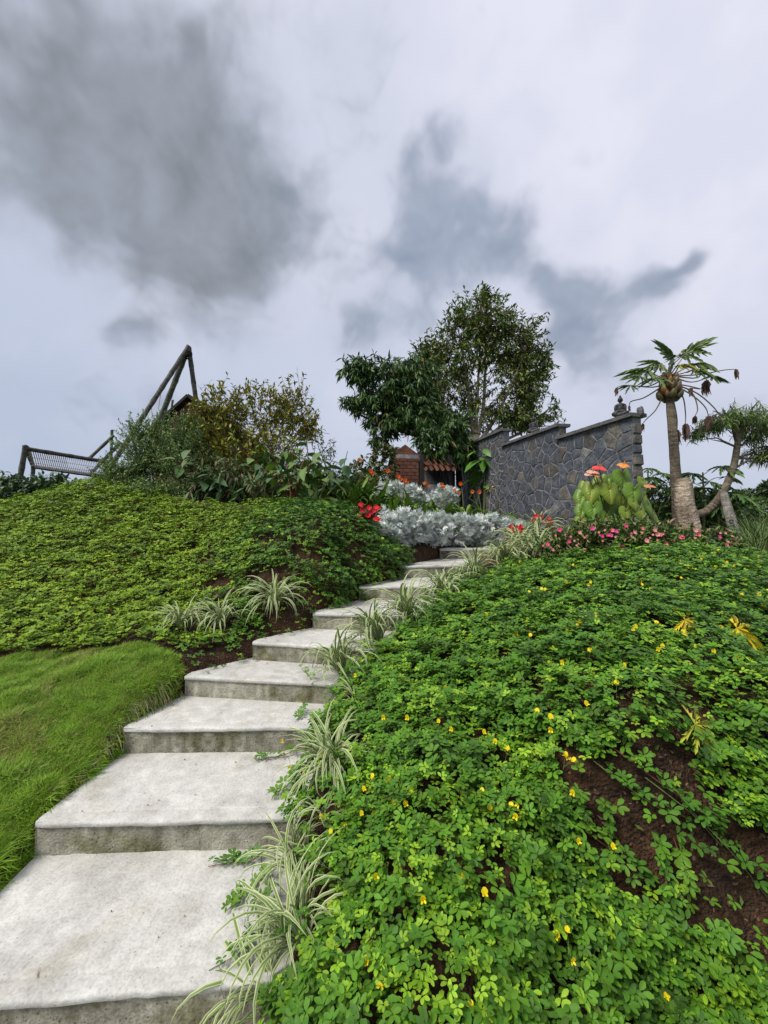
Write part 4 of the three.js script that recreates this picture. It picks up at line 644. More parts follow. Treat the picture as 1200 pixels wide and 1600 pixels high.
/* ------------------------------------------------------------------ brick hut beyond the trees and house behind the bronze shrub */
function brickPanel(parent, w, h, seed, bw = 0.24, bh = 0.09) { const r = rng(seed), g = [new THREE.BoxGeometry(bw - 0.012, bh - 0.012, 0.05), new THREE.BoxGeometry(bw / 2 - 0.012, bh - 0.012, 0.05)]; for (let j = 0; j * bh < h - 0.01; j++) for (let x = j % 2 ? -bw / 2 : 0; x < w - 0.02; x += bw) { const a = Math.max(0, x), b = Math.min(w, x + bw), full = b - a > bw * 0.8; if (b - a < bw * 0.4) continue; const m = mesh('brick', g[full ? 0 : 1], pick(r, M.brick), parent); m.position.set((a + b) / 2, (j + 0.5) * bh, 0.012 * r()); } }
{
  const base = ground(612, 10.4), t = thing('brick_hut', 'small red brick hut behind the garden bed, left of the dark tree', 'hut', base, 0.12);
  const body = new THREE.BoxGeometry(0.72, 1.5, 0.5); body.translate(0.36, 0.6, -0.3); mesh('wall', body, M.mortar, t);
  const bricks = new THREE.Group(); bricks.name = 'brick_face'; bricks.position.set(0, -0.1, -0.03); t.add(bricks); brickPanel(bricks, 0.72, 1.35, 411, 0.2, 0.09);
  const gable = new THREE.Shape([[0, 0], [0.72, 0], [0.36, 0.26]].map(([x, y]) => new THREE.Vector2(x, y))), gg = new THREE.ExtrudeGeometry(gable, { depth: 0.5, bevelEnabled: false }); const gm = mesh('gable', gg, M.brick[0], t); gm.position.set(0, 1.351, -0.55);
  const post = new THREE.BoxGeometry(0.1, 1.5, 0.12); const pm = mesh('post', post, M.darkWood, t); pm.position.set(0.79, 0.6, 0); const pm2 = mesh('post', post, M.darkWood, t); pm2.position.set(1.52, 0.6, 0);
  const low = new THREE.BoxGeometry(0.6, 0.75, 0.3); const lm = mesh('stone_plinth', low, M.mortar, t); lm.position.set(1.16, 0.2, -0.15);
  const back = new THREE.BoxGeometry(0.78, 1.5, 0.08); const sm = mesh('back_wall', back, M.mortar, t); sm.position.set(1.16, 0.6, -1.1); for (const x of [0.76, 1.56]) { const g = new THREE.BoxGeometry(0.06, 1.3, 1.0); const m = mesh('side_wall', g, M.mortar, t); m.position.set(x, 0.5, -0.58); }
  const r = rng(412); for (let j = 0; j < 5; j++) for (let i = 0; i < 6; i++) { const g = new THREE.CylinderGeometry(0.07, 0.08, 0.34, 10, 1, true, 0, Math.PI); const m = mesh('roof_tile', g, pick(r, M.brick), t); m.position.set(0.82 + i * 0.145, 1.05 + j * 0.12 + 0.006 * r(), 0.1 - j * 0.24); m.rotation.set(-1.1, 0, 0); }
}
{
  const base = P(262, 700, 9.2); base.y = H(base.x, 9.2); const t = thing('brick_house', 'brick house gable with dark eaves behind the bronze shrub', 'house', base, -0.1);
  const ph = (px, py) => P(px, py, 9.2).sub(base); const top = ph(290, 624).y, half = 0.9, eave = top - 0.75;
  const wall = new THREE.Shape([[0, -0.3], [1.8, -0.3], [1.8, eave], [0.9, top], [0, eave]].map(([x, y]) => new THREE.Vector2(x, y))); const wg = new THREE.ExtrudeGeometry(wall, { depth: 1.6, bevelEnabled: false }); const wm = mesh('wall', wg, M.brick[1], t); wm.position.set(-0.42, 0, -1.7);
  const bricks = new THREE.Group(); bricks.name = 'brick_face'; bricks.position.set(-0.4, eave - 0.5, -0.075); t.add(bricks); brickPanel(bricks, 1.75, 0.5, 413, 0.24, 0.09);
  for (const s of [-1, 1]) { const g = new THREE.BoxGeometry(1.35, 0.06, 2.0); const m = mesh('roof_slope', g, M.darkWood, t); m.position.set(0.48 + s * 0.52, top - 0.36, -0.95); m.rotation.z = -s * Math.atan2(0.75, 0.9); }
  const brace = tubeGeo([ph(285, 642), ph(283, 668)], 0.02, 6); mesh('eave_strut', brace, M.bambooGreen, t);
}

/* ------------------------------------------------------------------ bamboo frame with rope net, and the tall bamboo tripod */
function bambooPole(parent, a, b, r, mat, name = 'pole') { const n = Math.max(4, Math.round(a.distanceTo(b) / 0.11)), pts = [], rad = []; for (let i = 0; i <= n; i++) { pts.push(a.clone().lerp(b, i / n)); rad.push(r * (i % 4 === 0 ? 1.12 : 1)); } return mesh(name, tubeGeo(pts, rad, 9), mat, parent); }
{
  const O = ground(60, 9), t = thing('net_platform', 'dark bamboo frame strung with a pale rope net at the left skyline', 'net frame', O), R = (px, py, d) => P(px, py, d).sub(O);
  const A = R(40, 701, 8), Bq = R(168, 722, 9.7), C = R(52, 729, 10.4), Dq = R(175, 747, 13);
  bambooPole(t, A, Bq, 0.042, M.bamboo); bambooPole(t, C, Dq, 0.052, M.bamboo); bambooPole(t, A.clone().add(new THREE.Vector3(0, 0.03, 0)), C, 0.044, M.bamboo); bambooPole(t, Bq, Dq, 0.05, M.bamboo);
  bambooPole(t, A.clone().add(new THREE.Vector3(0, 0.06, 0)), R(22, 800, 8), 0.046, M.bamboo, 'post'); bambooPole(t, C, R(47, 800, 10.4), 0.046, M.bamboo, 'post');
  bambooPole(t, R(140, 716, 9.4), R(178, 680, 9.6), 0.035, M.bambooGreen, 'brace'); bambooPole(t, R(140, 742, 12), R(185, 695, 10.4), 0.045, M.bamboo, 'brace'); bambooPole(t, R(175, 672, 9.8), R(171, 780, 9.8), 0.03, M.bamboo, 'brace');
  const tb = new TB(), n = 42; for (let i = 1; i < n; i++) { const s = i / n, a = A.clone().lerp(Bq, s), b = C.clone().lerp(Dq, s), m = a.clone().lerp(b, 0.5); m.y -= 0.12; tb.tube([a, m, b], 0.0095, 4, false); } for (let j = 1; j < 5; j++) { const s = j / 5; const pts = []; for (let i = 0; i <= 8; i++) { const a = A.clone().lerp(Bq, i / 8), b = C.clone().lerp(Dq, i / 8), p = a.lerp(b, s); p.y -= 0.48 * s * (1 - s); pts.push(p); } tb.tube(pts, 0.006, 4, false); }
  mesh('net', tb.geo(), M.cord, t, 'stuff');
}
{
  const O = ground(240, 10.5), t = thing('bamboo_tripod', 'tall leaning bamboo tripod rising above the shrubs', 'swing frame', O), R = (px, py, d) => P(px, py, d).sub(O);
  bambooPole(t, R(295, 541, 10.5), R(130, 795, 9.2), 0.056, M.bamboo); bambooPole(t, R(293, 546, 10.6), R(215, 745, 10.9), 0.068, M.bambooGreen); bambooPole(t, R(295, 543, 10.5), R(325, 760, 11.2), 0.06, M.bamboo);
  bambooPole(t, R(270, 625, 10.6), R(262, 680, 10.6), 0.026, M.bambooGreen, 'short_pole'); const ropes = [[[253, 601], [247, 640]], [[236, 628], [238, 660]]]; for (const [[a, b], [c, d]] of ropes) mesh('rope', tubeGeo([R(a, b, 10.2), R(c, d, 10.2)], 0.012, 5), M.cord, t);
  const lash = new THREE.TorusGeometry(0.085, 0.02, 6, 14); for (let k = 0; k < 3; k++) { const m = mesh('lashing', lash, M.darkWood, t); m.position.copy(R(294, 551 + k * 3, 10.5)); m.rotation.set(1.3, 0.2 * k, 0); }
}

/* ------------------------------------------------------------------ flower beds */
const lobes = (n, len, w) => { const parts = []; for (let k = 0; k < n; k++) { const t = (k + 1) / n; for (const s of k === n - 1 ? [0] : [-1, 1]) parts.push(moved(blade(len * (0.45 - 0.12 * Math.abs(t - 0.5)), w, { segs: 1, fold: 0.1, droop: 0.2, tip: 0.5, base: 0.5 }), 0, len * 0.12 * Math.sin(t * 2), t * len * 0.72, -0.15, s * 0.85, 0)); } return mergeGeometries(parts); };
const millerLeaf = lobes(5, 0.10, 0.016);
const silver = [[0.70, 0.74, 0.71], [0.62, 0.67, 0.64], [0.78, 0.81, 0.77], [0.5, 0.56, 0.53]];
[[607, 828, 5.85, 0.30, 0.27, 'leftmost silver bush beside the upper steps'], [640, 828, 6.0, 0.31, 0.27, 'silver bush second from the left beside the upper steps'], [674, 828, 6.35, 0.30, 0.25, 'silver bush above the last step nosing'], [708, 828, 6.9, 0.34, 0.26, 'silver bush left of centre behind the top step'], [742, 828, 7.1, 0.34, 0.26, 'silver bush behind the top step'], [776, 828, 7.2, 0.32, 0.26, 'rightmost large silver bush, next to the red flowers'], [606, 774, 7.6, 0.28, 0.24, 'far silver bush, left one of the back row'], [638, 778, 7.6, 0.3, 0.24, 'far silver bush, middle of the back row'], [692, 784, 8.0, 0.32, 0.26, 'far silver bush under the dark tree trunk'], [800, 825, 7.6, 0.2, 0.12, 'small silver bush at the foot of the slate wall'], [825, 830, 6.9, 0.24, 0.12, 'small silver bush behind the red flowers'], [603, 852, 5.7, 0.16, 0.1, 'small silver tuft low on the bank']].forEach(([px, py, d, rx, ry, label], i) => {
  const b = ground(px, d), t = thing('silver_bush', label, 'silver bush', b, 0, 'silver dusty-leaved bushes in the upper bed');
  const c = P(px, py, d); c.y = Math.max(c.y, b.y + ry * 0.45); const o = { seed: 600 + i, leaf: millerLeaf, mat: M.silver, palette: silver, per: 12, twigLen: 0.13, scale: [0.7, 1.15], twigMat: M.paleTwig, twigR: 0.003, upward: 0.6, shell: 0.5, spreadAng: 0.8, blobs: [{ c, r: [rx, ry, rx * 0.8], n: 80 }, { c: c.clone().add(new THREE.Vector3(rx * 0.5, ry * 0.35, 0.05)), r: [rx * 0.55, ry * 0.7, rx * 0.5], n: 26 }] };
  const s = foliage(t, o); stems(t, s, 5, 0.006, M.paleTwig, 650 + i, [0.05, 0.05]);
});
// strap-leaved lilies with orange heads
const strap = [0, 1, 2, 3, 4].map((k) => { const g = stripeBlade(1, 0.09, 0.8 + 0.35 * k, 1.15, 700 + k); g.deleteAttribute('color'); return g; });
const petalGeo = blade(0.065, 0.03, { segs: 3, fold: 0.25, droop: 0.1, widest: 0.6, tip: 0.1 });
const orangeMats = [[0.85, 0.20, 0.035], [0.80, 0.28, 0.08], [0.80, 0.38, 0.16]].map((c) => leafMat({ color: RGB(...c), transmission: 0.25 })), lilyMats = [[0.14, 0.27, 0.025], [0.10, 0.21, 0.025], [0.2, 0.33, 0.03], [0.07, 0.15, 0.02]].map((c) => leafMat({ color: RGB(...c), roughness: 0.45 }));
function lilyHead(parent, p, r, s = 1) { const f = new THREE.Group(); f.name = 'flower'; f.position.copy(p); f.quaternion.copy(aim(new THREE.Vector3(r() - 0.5, 0.5 - 0.4 * r(), 0.9), new THREE.Vector3(0, 1, 0))); f.scale.setScalar(s); parent.add(f); const m = pick(r, orangeMats); for (let k = 0; k < 5; k++) { const q = mesh('petal', petalGeo, m, f); q.rotation.set(-0.55, 0, 0); q.quaternion.premultiply(eul(0, 0, k * 1.2566)); } }
[[560, 7.0, 0.7, [[578, 738]], 'lily clump left of the back row of silver bushes'], [590, 6.9, 0.6, [[606, 737]], 'lily clump behind the leftmost silver bush'], [622, 7.0, 0.6, [[621, 747], [632, 752]], 'lily clump with two pale orange heads'], [652, 7.2, 0.6, [[665, 757]], 'dark lily clump in front of the brick hut'], [690, 7.4, 0.66, [[690, 758], [693, 763]], 'lily clump below the dark tree trunk'], [722, 7.5, 0.66, [[721, 757], [711, 768]], 'lily clump left of the slate wall foot'], [752, 7.5, 0.66, [[739, 769], [747, 770]], 'lily clump with two bright orange heads against the slate wall'], [772, 7.4, 0.6, [], 'bright green lily clump without flowers by the slate wall'], [665, 6.8, 0.5, [], 'low lily clump between the two rows of silver bushes'], [540, 6.6, 0.5, [[560, 720]], 'lily clump at the left end of the upper bed'], [705, 7.0, 0.5, [], 'flowerless lily clump behind the middle silver bush'], [738, 7.15, 0.5, [], 'flowerless lily clump just behind the top step'], [608, 6.5, 0.5, [], 'flowerless lily clump between the begonia and the silver bushes']].forEach(([px, d, h, heads, label], i) => {
  const b = ground(px, d), r = rng(720 + i), t = thing('lily_clump', label, 'lily', b, 0, 'lilies in the upper bed');
  for (let k = 0; k < 30; k++) { const m = mesh('leaf', pick(r, strap), pick(r, lilyMats), t); m.position.set((r() - 0.5) * 0.28, 0, (r() - 0.5) * 0.2); m.rotation.set(-(r() - 0.3) * 0.4, r() * 6.28, 0, 'YXZ'); const s = h * (0.7 + 0.5 * r()); m.scale.set(s * 1.1, s, s); }
  for (const [hx, hy] of heads) { const p = P(hx, hy, d + (r() - 0.5) * 0.2).sub(b); const c = curve([new THREE.Vector3(0, 0, 0), p.clone().multiplyScalar(0.5).add(new THREE.Vector3(0.03, 0.02, 0)), p], 6); mesh('flower_stalk', tubeGeo(c, 0.008, 5), M.greenTwig, t); lilyHead(t, p, r, 1.25); if (r() < 0.5) lilyHead(t, p.clone().add(new THREE.Vector3(0.05, -0.04, 0.02)), r, 1); }
});
{ // dry seed head by the wall
  const b = ground(765, 7.5), t = thing('seed_head', 'dry pale seed head on a stalk before the slate wall', 'plant', b), r = rng(760), p = P(768, 762, 7.5).sub(b); mesh('stalk', tubeGeo(curve([new THREE.Vector3(), p.clone().multiplyScalar(0.5).add(new THREE.Vector3(-0.03, 0, 0)), p], 6), 0.008, 5), M.paleTwig, t); const g = []; for (let k = 0; k < 26; k++) { const v = rv(r).normalize(); g.push(moved(blade(0.1, 0.03, { segs: 2 }), 0, 0, 0).applyMatrix4(mat4(p.clone().addScaledVector(v, 0.03), aim(v, new THREE.Vector3(0, 1, 0.1)), 0.7 + 0.6 * r()))); } mesh('seed_pods', mergeGeometries(g), leafMat({ color: RGB(0.5, 0.42, 0.24) }), t, 'stuff');
}
// red begonias
const redMats = [[0.62, 0.012, 0.02], [0.75, 0.03, 0.025], [0.48, 0.008, 0.025]].map((c) => leafMat({ color: RGB(...c), transmission: 0.2 }));
const bloom = (n, s, mats, r, parent, p, dir) => { const f = new THREE.Group(); f.name = 'flower'; f.position.copy(p); f.quaternion.copy(aim(dir, new THREE.Vector3(0, 1, 0.01))); parent.add(f); const m = pick(r, mats); for (let k = 0; k < n; k++) { const q = mesh('petal', roundPetal, m, f); q.scale.setScalar(s * (0.85 + 0.3 * r())); q.quaternion.copy(eul(0, 0, k * 6.283 / n + 0.3 * r())).multiply(eul(-1.25, 0, 0)); } return f; };
const roundPetal = blade(0.03, 0.026, { segs: 3, fold: 0.1, droop: 0.15, widest: 0.62, tip: 0.45, base: 0.2 });
[[572, 803, 5.25, 0.2, [[568, 797], [577, 792], [590, 793], [589, 810], [562, 806], [574, 806], [583, 799], [566, 790]], 'red begonia with dark leaves at the corner of the bank', [[0.12, 0.035, 0.025], [0.08, 0.05, 0.02], [0.06, 0.08, 0.02]]], [806, 832, 6.6, 0.2, [[798, 822], [806, 826], [812, 829], [803, 832], [815, 823], [795, 828], [820, 830]], 'red begonia in front of the rightmost silver bush', [[0.10, 0.05, 0.03], [0.06, 0.09, 0.02]]], [846, 825, 6.9, 0.24, [[833, 813], [841, 818], [850, 817], [857, 812], [846, 808], [838, 806], [855, 822], [848, 824], [861, 818]], 'red begonia at the foot of the slate wall', [[0.10, 0.05, 0.03], [0.06, 0.09, 0.02]]]].forEach(([px, py, d, rx, heads, label, pal], i) => {
  const b = ground(px, d), t = thing('red_begonia', label, 'flower', b, 0, 'red flowering plants'), r = rng(800 + i), c = P(px, py, d); const s = foliage(t, { seed: 810 + i, leaf: mediumLeaf, mat: M.glossy, palette: pal, per: 9, twigLen: 0.15, scale: [0.5, 0.9], blobs: [{ c, r: [rx, 0.14, 0.16], n: 22 }], twigMat: M.redTwig }); stems(t, s, 5, 0.006, M.redTwig, 815 + i, [0.06, 0.05]);
  for (const [hx, hy] of heads) for (let k = 0; k < 2; k++) bloom(4, 1.25, redMats, r, t, P(hx + (r() - 0.5) * 5, hy + (r() - 0.5) * 4, d - 0.12).sub(b), new THREE.Vector3((r() - 0.5), 0.4, 1));
});
// pink-flowered bedding bushes
const pinkMats = [[0.78, 0.05, 0.20], [0.70, 0.06, 0.30], [0.80, 0.20, 0.22], [0.72, 0.30, 0.28]].map((c) => leafMat({ color: RGB(...c), transmission: 0.25 }));
const pinkLeaf = blade(0.075, 0.024, { segs: 2, fold: 0.2, droop: 0.25 });
[[875, 858, 4.2, 0.26, 0.15, [[874, 828], [863, 859], [888, 846], [856, 850], [884, 868]], 'leftmost pink-flowered bush, beside the big pale spider plant'], [918, 850, 4.15, 0.28, 0.2, [[905, 832], [925, 826], [940, 838], [912, 860]], 'pink-flowered bush below the left side of the heart-leaved plant'], [965, 850, 4.15, 0.28, 0.2, [[991, 832], [972, 855], [950, 836], [978, 822], [962, 830]], 'pink-flowered bush below the middle of the heart-leaved plant'], [1015, 850, 4.15, 0.26, 0.18, [[1023, 829], [1031, 836], [1003, 826], [1010, 845], [1041, 850]], 'pink-flowered bush between heart-leaved plant and papaya trunk'], [1065, 855, 4.25, 0.25, 0.15, [[1086, 829], [1092, 836], [1062, 840], [1050, 846]], 'pink-flowered bush in front of the papaya trunk'], [1115, 855, 4.4, 0.28, 0.15, [[1111, 843], [1124, 839], [1135, 852], [1100, 850]], 'rightmost pink-flowered bush, before the numbered post']].forEach(([px, py, d, rx, ry, heads, label], i) => {
  const b = ground(px, d), t = thing('pink_flower_bush', label, 'flower bush', b, 0, 'pink-flowered bushes along the mound crest'), r = rng(830 + i), c = P(px, py, d); c.y = Math.max(c.y, b.y + ry * 0.5);
  const s = foliage(t, { seed: 840 + i, leaf: pinkLeaf, mat: M.glossy, palette: [[0.10, 0.19, 0.035], [0.07, 0.14, 0.03], [0.15, 0.25, 0.045], [0.05, 0.10, 0.025], [0.30, 0.20, 0.11]], per: 15, twigLen: 0.16, scale: [0.6, 1], blobs: [{ c, r: [rx, ry * 1.15, 0.24], n: 130 }, { c: c.clone().add(new THREE.Vector3(0.05, ry * 0.7, 0)), r: [rx * 0.8, ry * 0.8, 0.2], n: 60 }], twigMat: M.greenTwig, upward: 0.6 }); stems(t, s, 7, 0.006, M.redTwig, 850 + i, [0.12, 0.06]);
  const at = (hx, hy) => P(hx, hy, d - 0.24).sub(b);
  for (const [hx, hy] of heads) for (let k = 0; k < 1 + (r() < 0.4); k++) bloom(5, 0.62 + 0.25 * r(), pinkMats, r, t, at(hx + (k ? (r() - 0.5) * 12 : 0), hy + (k ? 5 * (r() - 0.5) : 0)), new THREE.Vector3((r() - 0.5), 0.4, 1));
  for (let k = 0; k < 5; k++) bloom(5, 0.42, [pinkMats[2], pinkMats[3]], r, t, at(px + (r() - 0.5) * 60, py - 24 + r() * 22), new THREE.Vector3((r() - 0.5), 0.5, 1));
});
// heart-leaved anthurium
function heart(seed) { const r = rng(seed), p = [], idx = [], col = [], uv = [], na = 52, nr = 8; const base = [0.115, 0.225, 0.02], vein = [0.33, 0.42, 0.11], edge = [0.075, 0.16, 0.018]; const yel = r() ** 2 * 0.9;
  for (let i = 0; i <= na; i++) { const th = (i / na) * 2 * Math.PI; // 0 at the sinus, round to the tip at pi
    const c = Math.cos(th - Math.PI), R = 0.155 * (1 + 0.72 * Math.max(0, c) ** 8 - 0.62 * Math.exp(-((Math.min(th, 2 * Math.PI - th)) ** 2) / 0.10) + 0.13 * Math.sin(th) ** 2 + 0.20 * Math.exp(-((Math.min(th, 2 * Math.PI - th) - 0.75) ** 2) / 0.12));
    for (let k = 0; k <= nr; k++) { const q = k / nr, x = Math.sin(th) * R * q, z = -Math.cos(th) * R * q; const pin = Math.cos((z - Math.abs(x) * 0.75) * 105) * Math.min(1, q * 3), y = 0.03 * Math.sin(q * 2.2) - 0.9 * z * Math.max(0, z) - 2.1 * x * x + 0.0035 * pin + 0.012 * Math.min(1, Math.abs(x) / 0.03); p.push(x, y, z); uv.push(x, z); const v = Math.max(0, pin) ** 8 * 0.7 + (Math.abs(x) < 0.006 ? 1.6 : 0), e = q ** 4; for (let a = 0; a < 3; a++) col.push(clamp(lerp(lerp(base[a], edge[a], e), vein[a], clamp(v * 0.42)) * (a === 0 ? 1 + yel * 0.7 : 1 + yel * 0.15))); if (i && k) { const o = i * (nr + 1) + k, b = o - nr - 1; idx.push(b - 1, b, o, b - 1, o, o - 1); } } }
  const g = new THREE.BufferGeometry(); g.setAttribute('position', new THREE.Float32BufferAttribute(p, 3)); g.setAttribute('color', new THREE.Float32BufferAttribute(col, 3)); g.setAttribute('uv', new THREE.Float32BufferAttribute(uv, 2)); g.setIndex(idx); g.computeVertexNormals(); return g; }
{
  const D = 5.25, b = ground(965, D), t = thing('heart_leaved_plant', 'large heart-leaved plant with red and orange blooms before the slate wall', 'plant', b), r = rng(900), hearts = [1, 2, 3, 4].map((k) => heart(900 + k));
  const leaf = (px, py, s, d, turn, tilt) => { const m = mesh('leaf', pick(r, hearts), M.vgloss, t), p = P(px, py, d).sub(b); m.position.copy(p); m.quaternion.copy(aim(new THREE.Vector3(Math.sin(turn), -1, 0.18 + tilt * 0.3), new THREE.Vector3(0.25 * Math.sin(turn + 0.4) + (px - 962) * 0.007 + (r() - 0.5) * 0.5, 0.3 + tilt * 0.4 + 0.5 * r(), 1))); m.scale.setScalar(s * 0.72); const c = curve([new THREE.Vector3((r() - 0.5) * 0.15, 0, (r() - 0.5) * 0.1), p.clone().multiplyScalar(0.55).add(new THREE.Vector3(0, 0.08, -0.12)), p.clone().add(new THREE.Vector3(0, 0.0, -0.03))], 8); mesh('leaf_stalk', tubeGeo(c, 0.008, 6), M.greenTwig, t); };
  for (const [px, py, s, d, turn, tilt] of [[952, 766, 0.92, 5.0, 0.05, 0.2], [973, 745, 1.0, 5.12, 0.08, 0.3], [990, 768, 1.05, 4.98, -0.1, 0.1], [925, 765, 0.95, 5.06, -0.25, 0.2], [910, 776, 0.85, 5.12, -0.35, 0.2], [927, 795, 0.9, 4.95, -0.05, 0.2], [910, 798, 0.75, 5.05, -0.3, 0.1], [1000, 798, 0.85, 4.96, 0.15, 0.1], [1004, 752, 0.7, 5.2, 0.3, 0.3], [950, 748, 0.62, 5.22, -0.05, 0.5], [978, 800, 0.7, 4.94, 0, 0.1], [1012, 790, 0.8, 5.12, 0.3, 0.1], [947, 808, 0.75, 5.1, -0.1, 0.1], [968, 815, 0.8, 4.9, 0.1, 0.9], [1022, 805, 0.7, 5.2, 0.4, 0.2], [972, 775, 0.85, 5.25, 0, 0.2], [930, 812, 0.7, 5.0, -0.2, 0.3], [906, 815, 0.6, 5.0, -0.3, 0.2], [1010, 815, 0.7, 5.0, 0.2, 0.2], [990, 785, 0.6, 4.93, 0.2, 0.2], [940, 770, 0.9, 5.4, -0.1, 0.1], [960, 790, 0.95, 5.42, 0.05, 0.1], [985, 795, 0.95, 5.4, 0.15, 0.1], [918, 790, 0.9, 5.38, -0.2, 0.1], [1005, 775, 0.9, 5.4, 0.2, 0.1], [935, 800, 0.9, 5.36, -0.1, 0.1], [965, 758, 0.8, 5.4, 0, 0.2], [955, 792, 0.8, 5.15, -0.1, 0.1], [915, 760, 0.7, 5.2, -0.3, 0.3], [938, 755, 0.75, 5.15, -0.15, 0.3]]) leaf(px, py, s, d, turn, tilt);
  const spathe = heart(950); { const c = spathe.attributes.color; for (let i = 0; i < c.count; i++) c.setXYZ(i, 1, 1, 1); }
  for (const [px, py, s, col, ang] of [[936, 731, 0.42, [0.78, 0.045, 0.035], 0.2], [974, 727, 0.42, [0.80, 0.28, 0.045], -0.5], [925, 737, 0.34, [0.72, 0.36, 0.24], 0.6], [931, 742, 0.3, [0.65, 0.28, 0.12], -0.2], [1014, 759, 0.3, [0.62, 0.22, 0.10], 0.7], [918, 741, 0.24, [0.7, 0.4, 0.3], 1.0]]) {
    const f = new THREE.Group(); f.name = 'flower'; t.add(f); const p = P(px, py, 5.0).sub(b); f.position.copy(p); f.rotation.set(0.35, ang, 0.15 * ang); const m = mesh('spathe', spathe, leafMat({ color: RGB(...col), roughness: 0.3, transmission: 0.12 }), f); m.scale.setScalar(s); const sp = mesh('spadix', tubeGeo(curve([new THREE.Vector3(0, 0, 0), new THREE.Vector3(0.004, 0.035, 0.008), new THREE.Vector3(0.006, 0.07, 0.004)], 5), [0.007, 0.007, 0.006, 0.006, 0.005, 0.002], 7), leafMat({ color: RGB(col[0], col[1] + 0.15, col[2] + 0.06) }), f); sp.scale.setScalar(s * 2.2);
    const c = curve([new THREE.Vector3(0, 0, 0), p.clone().multiplyScalar(0.6), p.clone().add(new THREE.Vector3(0, -0.005, 0))], 6); mesh('flower_stalk', tubeGeo(c, 0.006, 5), M.greenTwig, t);
  }
}

/* ------------------------------------------------------------------ papaya and its neighbours */
function palmate(seed, n = 9, len = 0.34) { // deeply cut fan leaf, stalk at the origin, tip along +z
  const r = rng(seed), p = [0, 0, 0], idx = [], ribs = []; for (let k = 0; k < n; k++) ribs.push({ a: (k - (n - 1) / 2) * (4.5 / n), l: len * (1 - 0.4 * (Math.abs(k - (n - 1) / 2) / (n / 2)) ** 1.6) * (0.9 + 0.2 * r()) });
  const out = []; for (const b of ribs) for (const [da, q] of [[-0.25, 0.2], [-0.1, 0.34], [-0.2, 0.56], [-0.075, 0.5], [-0.15, 0.76], [-0.045, 0.68], [-0.07, 0.88], [0, 1], [0.06, 0.9], [0.045, 0.68], [0.15, 0.78], [0.075, 0.5], [0.2, 0.56], [0.1, 0.34]]) out.push([b.a + da * (0.8 + 0.5 * r()), b.l * q * (0.94 + 0.12 * r())]);
  
  for (const [a, l] of out) { const drop = -0.9 * l * l / len * 0.6 + 0.02 * Math.sin(a * 9); p.push(Math.sin(a) * l, drop, Math.cos(a) * l); }
  for (let k = 1; k < out.length; k++) idx.push(0, k, k + 1);
  const g = new THREE.BufferGeometry(); g.setAttribute('position', new THREE.Float32BufferAttribute(p, 3)); g.setIndex(idx); g.computeVertexNormals(); return g;
}
const palms = [palmate(1), palmate(2), palmate(3, 7)];
const papayaGreen = [[0.149, 0.23, 0.0675], [0.115, 0.189, 0.0607], [0.189, 0.257, 0.0743]].map((c) => leafMat({ color: RGB(...c) })), papayaYellow = leafMat({ color: RGB(0.33, 0.32, 0.04) }), witherMat = leafMat({ color: RGB(0.12, 0.075, 0.06), transmission: 0.05, roughness: 0.95 }), petioleMat = std({ color: RGB(0.16, 0.14, 0.08) });
function wither(seed) { const r = rng(seed), g = []; for (let k = 0; k < 15; k++) { const l = blade(0.16 + 0.2 * r(), 0.05 + 0.03 * r(), { segs: 4, fold: 0.9, droop: 0.1, widest: 0.35, wave: 0.012 }); g.push(moved(l, (r() - 0.5) * 0.05, 0, (r() - 0.5) * 0.05, 1.25 + 0.35 * r(), r() * 6.28, 0)); } return mergeGeometries(g); }
const withers = [wither(1), wither(2), wither(3)];
